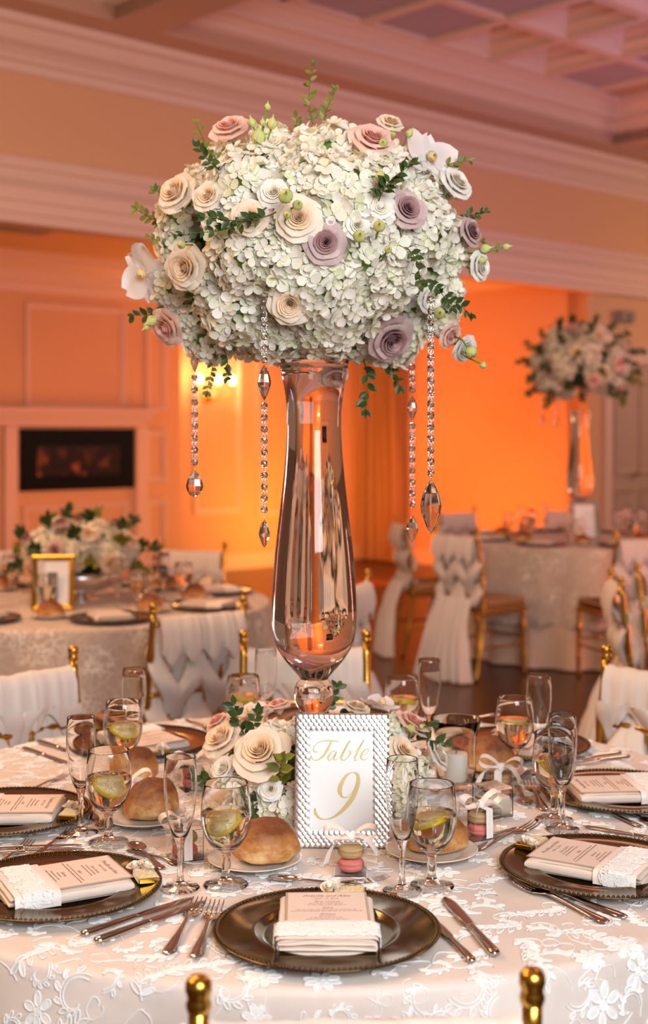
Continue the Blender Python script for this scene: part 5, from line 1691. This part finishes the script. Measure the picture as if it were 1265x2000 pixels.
hyds = [(655, 287, 72), (548, 318, 62), (478, 348, 72), (392, 352, 56), (602, 345, 62), (670, 378, 80), (735, 350, 46), (548, 500, 66), (482, 498, 70), (330, 470, 46), (322, 572, 44),
        (462, 612, 82), (540, 648, 60), (610, 548, 78), (660, 600, 80), (700, 520, 84), (765, 540, 74), (832, 440, 66), (862, 540, 46), (800, 625, 60), (728, 432, 56),
        (640, 642, 58), (705, 678, 48), (410, 560, 54), (402, 672, 46), (560, 678, 44), (862, 612, 44), (770, 672, 54), (600, 282, 48), (480, 680, 44), (440, 420, 50), (525, 282, 40), (872, 482, 46), (345, 535, 48), (868, 585, 42), (838, 372, 46), (430, 305, 42), (372, 628, 44), (785, 325, 46), (340, 420, 46)]
HL = {}
for px, py, r in hyds:
    p, n = on_ell(px, py, C0, R0)
    HL.setdefault(wpos(px, py), []).append((px, py, r, p, n))
for w, L in HL.items():
    L.sort(key=lambda q: (q[0], q[1]))
    nm = [''] if len(L) == 1 else (['leftmost ', 'rightmost '] if len(L) == 2 else ['leftmost '] + ['middle '] * (len(L) - 2) + ['rightmost '])
    for (px, py, r, p, n), q in zip(L, nm):
        hydrangea(p + n * fr_.uniform(-.006, .016), n, r * kpx * fr_.uniform(.98, 1.10), q + 'creamy white hydrangea head at the ' + w + ' of the flower dome', 'hydrangea heads of the tall centrepiece', fr_)
for k in range(9):          # heads on the side turned away from the camera
    a = PI * (.08 + .84 * (k % 5) / 4 + (.1 if k > 4 else 0))
    n = Vector((math.cos(a), math.sin(a), .15 if k < 5 else .85)).normalized()
    hydrangea(C0 + Vector((n.x * R0[0], n.y * R0[1], n.z * R0[2])), n, .075, 'creamy white hydrangea head on the far side of the flower dome', 'hydrangea heads at the back of the tall centrepiece', fr_)
GR = 'roses of the tall centrepiece'
for px, py, r, col, lab in (
    (585, 441, 41, 'cream', 'cream rose in the middle of the dome touching a mauve one'), (632, 480, 37, 'mauve', 'dusky mauve rose at the very middle of the dome'),
    (570, 581, 40, 'cream', 'solitary cream rose low in the middle of the dome'), (744, 637, 47, 'mauve', 'large open mauve rose at the lower right of the dome'),
    (775, 425, 37, 'mauve', 'mauve rose under the white orchid at the right'), (716, 310, 42, 'blush', 'dusty pink rose near the top right of the dome'),
    (462, 288, 38, 'blush', 'pink rose near the top left of the dome'), (390, 522, 42, 'cream', 'cream rose beside the left orchid'),
    (372, 402, 42, 'cream', 'pale peach rose at the left edge of the dome'), (425, 402, 30, 'cream', 'peach rose half hidden under the dark leafy sprig'),
    (500, 438, 33, 'cream', 'tilted cream rose below the dark leafy sprig'), (355, 622, 40, 'blush', 'pink rose at the lower left edge of the dome'),
    (862, 384, 38, 'whiter', 'white rose at the right edge beside the orchid'), (888, 464, 30, 'mauve', 'pink mauve rose at the far right edge of the dome'),
    (905, 522, 30, 'whiter', 'frilled white lisianthus bloom at the far right edge'), (818, 572, 30, 'whiter', 'closed white rose behind the crystal strand at the right'),
    (884, 664, 28, 'whiter', 'white bloom hanging out at the lower right'), (856, 640, 26, 'blush', 'small pink rose at the lower right edge'),
    (752, 272, 26, 'cream', 'small cream bloom among buds at the top right'), (728, 420, 30, 'whiter', 'greenish white rose left of the upper mauve rose'),
    (690, 450, 26, 'whiter', 'small white rose right of the central mauve rose'), (540, 395, 28, 'whiter', 'small white rose under the green bud at the upper middle'), (645, 706, 30, 'blush', 'shadowed blush rose beneath the dome above the vase rim')):
    p, n = on_ell(px, py, C0, R0)
    n = (n + Vector((0, -.75, .18))).normalized()
    rose(p + n * (.022 + r * kpx * .25), n, r * kpx * 1.05, col, lab, GR, fr_)
p, n = on_ell(800, 350, C0, R0)
orchid(p + n * .055, (n + Vector((.1, -.9, 0))).normalized(), .064, -.35, 'large white orchid with yellow throat at the upper right of the dome', 'orchids of the tall centrepiece')
p, n = on_ell(330, 520, C0, R0)
orchid(p + n * .05, (n + Vector((0, -.9, 0))).normalized(), .060, .9, 'white orchid with yellow throat at the left edge of the dome', 'orchids of the tall centrepiece')
GB = 'green buds of the tall centrepiece'
for (bx, by), (tx, ty), r, dD, lab in (
    ((550, 420), (557, 385), 17, -.02, 'plump green bud in the upper middle of the dome'), ((560, 430), (580, 402), 12, -.02, 'small green bud right of the plump middle one'),
    ((555, 430), (560, 420), 9, -.02, 'tiny green bud under the plump middle one'), ((505, 320), (505, 274), 18, 0, 'largest yellow-green bud at the top left'),
    ((512, 310), (493, 244), 11, 0, 'pale bud left of the tallest bud at the top left'), ((514, 310), (513, 243), 8, 0, 'small bud just below the tallest bud'),
    ((520, 315), (530, 247), 13, 0, 'round pale bud right of the tallest bud'), ((516, 310), (522, 212), 8, 0, 'tallest small bud at the top left of the dome'),
    ((400, 470), (434, 448), 17, -.03, 'green lisianthus bud under the dark sprig at the left'), ((380, 470), (355, 478), 10, -.02, 'small dark green bud above the left orchid'),
    ((690, 490), (701, 463), 15, -.02, 'yellow-green bud right of the central mauve rose'), ((735, 470), (740, 443), 14, -.02, 'yellow-green bud beside the upper right mauve rose'),
    ((735, 510), (757, 488), 9, -.03, 'small nodding bud below the upper right mauve rose'), ((760, 300), (764, 262), 13, 0, 'pointed green bud at the top right'),
    ((770, 300), (797, 263), 10, 0, 'outermost green bud at the top right'), ((750, 300), (748, 280), 12, -.03, 'yellow bud nestled in the small cream bloom'),
    ((880, 500), (943, 486), 13, 0, 'green bud pointing right at the far right'), ((900, 495), (985, 482), 9, 0, 'last green bud of the rightmost stem'), ((900, 510), (938, 508), 10, 0, 'short bud beneath the rightmost stem'),
    ((870, 650), (918, 686), 16, -.03, 'pale green bud drooping at the lower right'), ((880, 660), (942, 712), 9, -.03, 'smallest drooping bud at the lower right'),
    ((345, 600), (300, 625), 14, 0, 'yellow-green bud jutting out at the lower left'), ((340, 605), (288, 638), 8, 0, 'small bud tip at the lower left'),
    ((345, 405), (318, 385), 9, 0, 'little bud at the upper left edge'), ((715, 345), (742, 345), 13, -.02, 'green bloom tucked under the dusty pink rose'), ((845, 620), (857, 612), 15, -.03, 'green bud behind the right crystal strand')):
    p, n = on_ell(bx, by, C0, R0)
    q = at(tx, ty, p.y + dD - (.080 if dD else .03))
    flower_bud(p, q, r * kpx * 1.2, lab, GB)
GS = 'leafy sprigs of the tall centrepiece'
for (bx, by), (tx, ty), n, sz, mat, dD, lab in (
    ((618, 262), (603, 125), 9, .016, 'leafy', .02, 'tallest olive sprig rising above the dome'), ((632, 262), (652, 172), 7, .015, 'leafy', .02, 'short olive sprig right of the tallest one'),
    ((590, 265), (575, 225), 4, .014, 'leafy', 0, 'small olive sprig left of the tallest one'), ((445, 330), (376, 240), 6, .016, 'leafy', 0, 'upper olive sprig at the top left'),
    ((450, 340), (378, 286), 6, .020, 'leaf', -.02, 'dark sprig lying on the upper left hydrangea'), ((350, 440), (262, 412), 7, .018, 'leafy', 0, 'spreading sprig at the left edge'),
    ((355, 400), (300, 372), 5, .018, 'leafy', 0, 'short sprig at the upper left edge'), ((350, 480), (285, 462), 5, .014, 'leafy', .02, 'low thin sprig at the left edge'),
    ((545, 412), (395, 432), 11, .019, 'leaf', -.06, 'long dark sprig lying across the left of the dome'), ((520, 405), (352, 470), 8, .017, 'leaf', -.05, 'dark sprig trailing toward the left orchid'),
    ((735, 405), (800, 312), 9, .021, 'leaf', -.07, 'dark glossy sprig across the upper right orchid'), ((850, 335), (918, 310), 6, .016, 'leafy', 0, 'olive sprig at the upper right edge'),
    ((860, 445), (950, 410), 8, .015, 'leaf', 0, 'reddish stemmed sprig at the right edge'), ((790, 480), (828, 560), 8, .017, 'leaf', -.05, 'dark sprig hanging over the right hydrangeas'),
    ((810, 540), (890, 600), 7, .017, 'leaf', -.05, 'dark sprig trailing to the lower right'), ((850, 580), (925, 612), 6, .019, 'leaf', -.03, 'loose-leaved sprig at the lower right edge'),
    ((345, 600), (256, 620), 6, .019, 'leaf', 0, 'thin sprig jutting out at the lower left'), ((385, 600), (365, 575), 3, .020, 'leaf', -.06, 'pair of round leaves above the lower left pink rose'),
    ((410, 670), (408, 768), 9, .014, 'leafy', 0, 'drooping olive sprig at the lower left'), ((435, 680), (445, 742), 6, .016, 'leaf', -.02, 'shorter drooping sprig at the lower left'),
    ((705, 690), (718, 806), 6, .022, 'leaf', 0, 'longest drooping sprig right of the vase rim'), ((735, 690), (786, 755), 6, .019, 'leaf', 0, 'drooping sprig toward the right strands'),
    ((905, 470), (975, 452 + 30), 4, .013, 'leafy', 0, 'twig at the far right beside the last bud'), ((395, 590), (430, 520), 5, .022, 'leaf', -.02, 'dark leaves in the gap left of the middle'), ((420, 640), (395, 600), 4, .024, 'leaf', -.03, 'dark leaves above the lower left hydrangea')):
    p, nn = on_ell(bx, by, C0, R0)
    if dD < 0:
        dD -= .03
        p = EYE + (p - EYE) * ((p.y - .045) / p.y)
    sprig(p, at(tx, ty, p.y + dD), n, sz, mat, lab, GS, fr_)

# ------------------------------------------------------------------ crystal strands
def bead_mesh():
    return MB().lathe([(0, -.26), (.26, -.20), (.5, 0), (.26, .20), (0, .26)], 8, RX(PI / 2)).mesh('bead', M['crystal'], False)
def link_mesh():
    mb = MB()
    for s in (-1, 1):
        mb.tube([(s * .22 + .16 * math.cos(2 * PI * k / 8), .04 * s, .30 * math.sin(2 * PI * k / 8)) for k in range(9)], .05, 4, None, False)
    return mb.mesh('link', M['silver'])
def drop_mesh(kind):
    if kind == 'almond':
        pr = [(0, -.5), (.16, -.36), (.36, -.10), (.40, .02), (.30, .24), (.13, .42), (0, .5)]
    elif kind == 'tear':
        pr = [(0, -.5), (.22, -.44), (.36, -.28), (.42, -.08), (.34, .18), (.16, .42), (0, .5)]
    return MB().lathe(pr, 8, SC(1, .55, 1)).mesh('pendant', M['crystal'], False)
sr = random.Random(6)
def strand(px, y0, y1, D, pitch, size, extras, label):
    k = D / FPX
    t = thing('crystal_strand', label, 'crystal strand', T(at(px, y0, D)), 'crystal strands of the tall centrepiece')
    y = y0
    bm, lm = cached('bead', bead_mesh), cached('link', link_mesh)
    blocked = [(e[0] - e[2] / 2 - pitch * .3, e[0] + e[2] / 2 + pitch * .1) for e in extras]
    while y < y1:
        hit = [b for a, b in blocked if a < y < b]
        if hit:
            y = hit[0] + size * .5
            continue
        put('bead', bm, t, T(0, 0, -(y - y0) * k) @ RZ(sr.uniform(-.5, .5)) @ SC(size * k))
        if y + pitch <= y1 + 1 and not any(a < y + pitch * .5 < b for a, b in blocked):
            put('link', lm, t, T(0, 0, -(y + pitch / 2 - y0) * k) @ RZ(sr.uniform(-.3, .3)) @ SC(size * k * .9))
        y += pitch
    for (ey, kind, h, w) in extras:
        put('pendant', cached(('drop', kind), lambda: drop_mesh(kind)), t, T(0, 0, -(ey - y0) * k) @ RZ(sr.uniform(-.3, .3)) @ SC(w * k / .82, w * k / .82, h * k))
        put('pin', MB().tube([(0, 0, 0), (0, 0, .006)], .0008, 4).mesh('pin', M['silver']), t, T(0, 0, -(ey - h / 2 - y0) * k))
strand(380, 668, 905, 2.60, 23.5, 15, [(706, 'almond', 44, 17), (945, 'tear', 50, 33)], 'leftmost crystal strand ending in a flat teardrop')
strand(516, 590, 1005, 2.40, 22.5, 15, [(748, 'almond', 70, 27), (1043, 'almond', 56, 24)], 'crystal strand left of the vase with two long drops')
strand(805, 695, 1000, 2.72, 22, 14, [(798, 'almond', 48, 20), (1034, 'almond', 52, 24)], 'crystal strand right of the vase, the shorter of the pair')
strand(841, 585, 935, 2.42, 22.6, 16, [(990, 'almond', 108, 43)], 'rightmost crystal strand with the largest almond pendant')

# ------------------------------------------------------------------ low flower ring round the vase foot
C1, R1 = Vector((-.02, 2.60, .805)), (.205, .185, .130)
put('floral_foam', MB().lathe([(.30, -.28), (.80, -.28), (.86, .1), (.75, .50), (.52, .72), (.34, .72), (.30, -.28)], 28).mesh('floral_foam', M['foam']), None,
    T(C1) @ SC(.20, .18, .13), 'mossy ring holding the low flowers round the vase foot', 'floral foam')
GW = 'flowers of the low ring'
for px, py, r, lab in ((505, 1572, 46, 'white hydrangea head behind the front bread roll'), (562, 1585, 46, 'white hydrangea head against the left side of the frame'), (520, 1440, 44, 'white hydrangea head behind the big cream rose'),
                       (818, 1515, 46, 'white hydrangea head right of the frame'), (800, 1555, 40, 'white hydrangea head behind the front flute'), (770, 1420, 38, 'white hydrangea head at the back right of the ring'), (455, 1545, 40, 'white hydrangea head behind the left foreground goblet'), (580, 1430, 40, 'white hydrangea head at the vase foot')):
    p, n = on_ell(px, py, C1, R1)
    hydrangea(p, n, r * .00096, lab, GW, fr_)
for px, py, r, col, lab in ((452, 1468, 44, 'cream', 'cream rose at the left of the low ring'), (522, 1492, 56, 'cream', 'largest open cream rose left of the frame'), (452, 1512, 27, 'whiter', 'greenish white rosebud bloom under the left cream rose'),
                            (535, 1545, 24, 'whiter', 'small white bloom under the largest cream rose'), (440, 1432, 28, 'blush', 'pink rose at the far left of the low ring'), (548, 1402, 26, 'blush', 'faded pink rose beside the vase stem'),
                            (787, 1442, 40, 'blush', 'blush rose right of the frame'), (770, 1485, 34, 'cream', 'peach rose tucked behind the frame edge'), (690, 1408, 28, 'cream', 'cream rose behind the frame top'), (828, 1490, 34, 'whiter', 'frilled white bloom beside the candle glass')):
    p, n = on_ell(px, py, C1, R1)
    n = (n + Vector((0, -.3, .15))).normalized()
    rose(p + n * (.012 + r * .0003), n, r * .00100, col, lab, 'roses of the low ring', fr_)
for px, py, sp, lab in ((500, 1410, .3, 'white orchid at the back left of the low ring'), (735, 1395, -.5, 'white orchid at the back right of the low ring')):
    p, n = on_ell(px, py, C1, R1)
    orchid(p + n * .02, (n + Vector((0, -.15, .8))).normalized(), .045, sp, lab, 'orchids of the low ring')
for (bx, by), (tx, ty), n, sz, mat, dD, lab in (
    ((490, 1450), (452, 1374), 7, .022, 'leaf', -.02, 'dark sprig rising above the left cream rose'), ((500, 1450), (500, 1386), 6, .021, 'leaf', -.03, 'second dark sprig rising beside the yellow bud'),
    ((425, 1530), (392, 1520), 4, .024, 'leaf', -.02, 'dark leaves pointing left toward the macaron box'), ((555, 1540), (548, 1478), 7, .026, 'leafy', -.07, 'bright green leaves against the frame edge'), ((480, 1545), (500, 1590), 4, .028, 'leaf', -.07, 'broad dark leaves above the white hydrangeas'),
    ((640, 1400), (658, 1338), 6, .019, 'leaf', .04, 'sprig rising right of the vase stem'), ((655, 1400), (690, 1392), 4, .016, 'leaf', .02, 'small sprig behind the frame top'),
    ((800, 1450), (872, 1448), 7, .021, 'leaf', -.03, 'dark sprig reaching in front of the candle glass'), ((805, 1440), (842, 1412), 5, .020, 'leaf', 0, 'dark sprig behind the candle glass'), ((815, 1530), (838, 1540), 4, .024, 'leaf', -.04, 'dark leaves seen through the front glasses')):
    p, nn = on_ell(bx, by, C1, R1)
    sprig(p, at(tx, ty, p.y + dD), n, sz, mat, lab, 'sprigs of the low ring', fr_)
for (bx, by), (tx, ty), r, lab in (((490, 1460), (482, 1441), 11, 'round yellow bud among the dark leaves of the low ring'), ((795, 1450), (802, 1425), 14, 'green lisianthus bud right of the frame'), ((800, 1445), (822, 1420), 8, 'small green bud beside the candle glass')):
    p, n = on_ell(bx, by, C1, R1)
    flower_bud(p, at(tx, ty, p.y - .03), r * .00098, lab, 'buds of the low ring')

# ------------------------------------------------------------------ flowers on the tables behind
def far_flowers(C, R_, nh, nr, ns, rh, where, seed, low=-.35):
    rr = random.Random(seed)
    put('floral_foam', MB().lathe([(0, -.7), (.5, -.62), (.85, -.1), (.7, .5), (.3, .8), (0, .85)], 18).mesh('floral_foam', M['foam']), None, T(C) @ SC(R_[0] * .9, R_[1] * .9, R_[2] * .9), 'mossy core of the ' + where, 'floral foam')
    def pick(i, N, ph):
        z = 1 - (i + .5) / N * (1 - low)
        a = i * 2.39996 + ph
        q = math.sqrt(max(0, 1 - z * z))
        h = Vector((q * math.cos(a), q * math.sin(a), z))
        return C + Vector((h.x * R_[0], h.y * R_[1], h.z * R_[2])), Vector((h.x / R_[0], h.y / R_[1], h.z / R_[2])).normalized()
    def spot(n):
        v = 'top' if n.z > .8 else 'upper' if n.z > .3 else 'middle' if n.z > -.2 else 'lower'
        h = 'left' if n.x < -.35 else 'right' if n.x > .35 else 'centre'
        return ('back ' if n.y > .25 else '') + v + ' ' + h
    for i in range(nh):
        p, n = pick(i, nh, .4)
        hydrangea(p, n, rh * rr.uniform(.8, 1.1), 'blurred pale hydrangea head, %s of the %s' % (spot(n), where), 'hydrangeas of the ' + where, rr)
    for i in range(nr):
        p, n = pick(i, nr, 1.7)
        col = rr.choice(('mauve', 'blush', 'cream', 'mauve', 'cream'))
        rose(p + n * .03, n, rh * .55, col, 'blurred %s rose, %s of the %s' % ({'mauve': 'mauve', 'blush': 'pink', 'cream': 'cream'}[col], spot(n), where), col + ' roses of the ' + where, rr)
    for i in range(ns):
        p, n = pick(i, ns, 2.9)
        sprig(p, p + (n + Vector((0, 0, .2))).normalized() * rh * 1.25 + Vector((rr.uniform(-.03, .03), 0, 0)), 7, .040, rr.choice(('leaf', 'leaf', 'leafy')), 'blurred leafy sprig, %s of the %s' % (spot(n), where), 'sprigs of the ' + where, rr, .02)
far_flowers(Vector((RT.x, RT.y, 1.95)), (.30, .30, .24), 20, 22, 40, .095, 'second tall centrepiece', 5, -.75)
far_flowers(Vector((LT.x + .05, LT.y - .02, .965)), (.22, .20, .115), 13, 15, 18, .085, 'low flower bowl on the left table', 8, -.3)
bo = thing('flower_bowl', 'silver footed bowl under the low flowers on the left table', 'bowl', T(LT.x + .05, LT.y - .02, TZ + .002))
put('bowl', MB().lathe([(0, .03), (.05, .035), (.12, .06), (.155, .10), (.16, .13), (.152, .13), (.14, .10), (.05, .05), (0, .045)], 36).mesh('bowl', M['silver']), bo)
put('foot', MB().lathe([(0, 0), (.075, 0), (.075, .006), (.03, .014), (.022, .03), (0, .03)], 28).mesh('foot', M['silver']), bo)
# second tall vase with its strands
v2 = thing('tall_vase', 'distant tall glass vase under the second flower dome', 'vase', T(RT.x, RT.y, 0))
b2 = [(r * 1.12, z + (z - TZ) * .02) for r, z in body]
put('body', MB().lathe(b2, 48).mesh('body', M['watervase'], True, 50), v2)
for dx, dz, L, lab in ((-.27, 1.80, 8, 'short blurred crystal strand under the second flower dome'), (-.17, 1.74, 6, 'shorter blurred crystal strand nearer the distant vase')):
    t = thing('crystal_strand', lab, 'crystal strand', T(RT.x + dx, RT.y - .05, dz))
    for k in range(L):
        put('bead', cached('bead', bead_mesh), t, T(0, 0, -k * .026) @ SC(.018))
    put('pendant', cached(('drop', 'tear'), lambda: drop_mesh('tear')), t, T(0, 0, -L * .026 - .02) @ SC(.045, .045, .06))
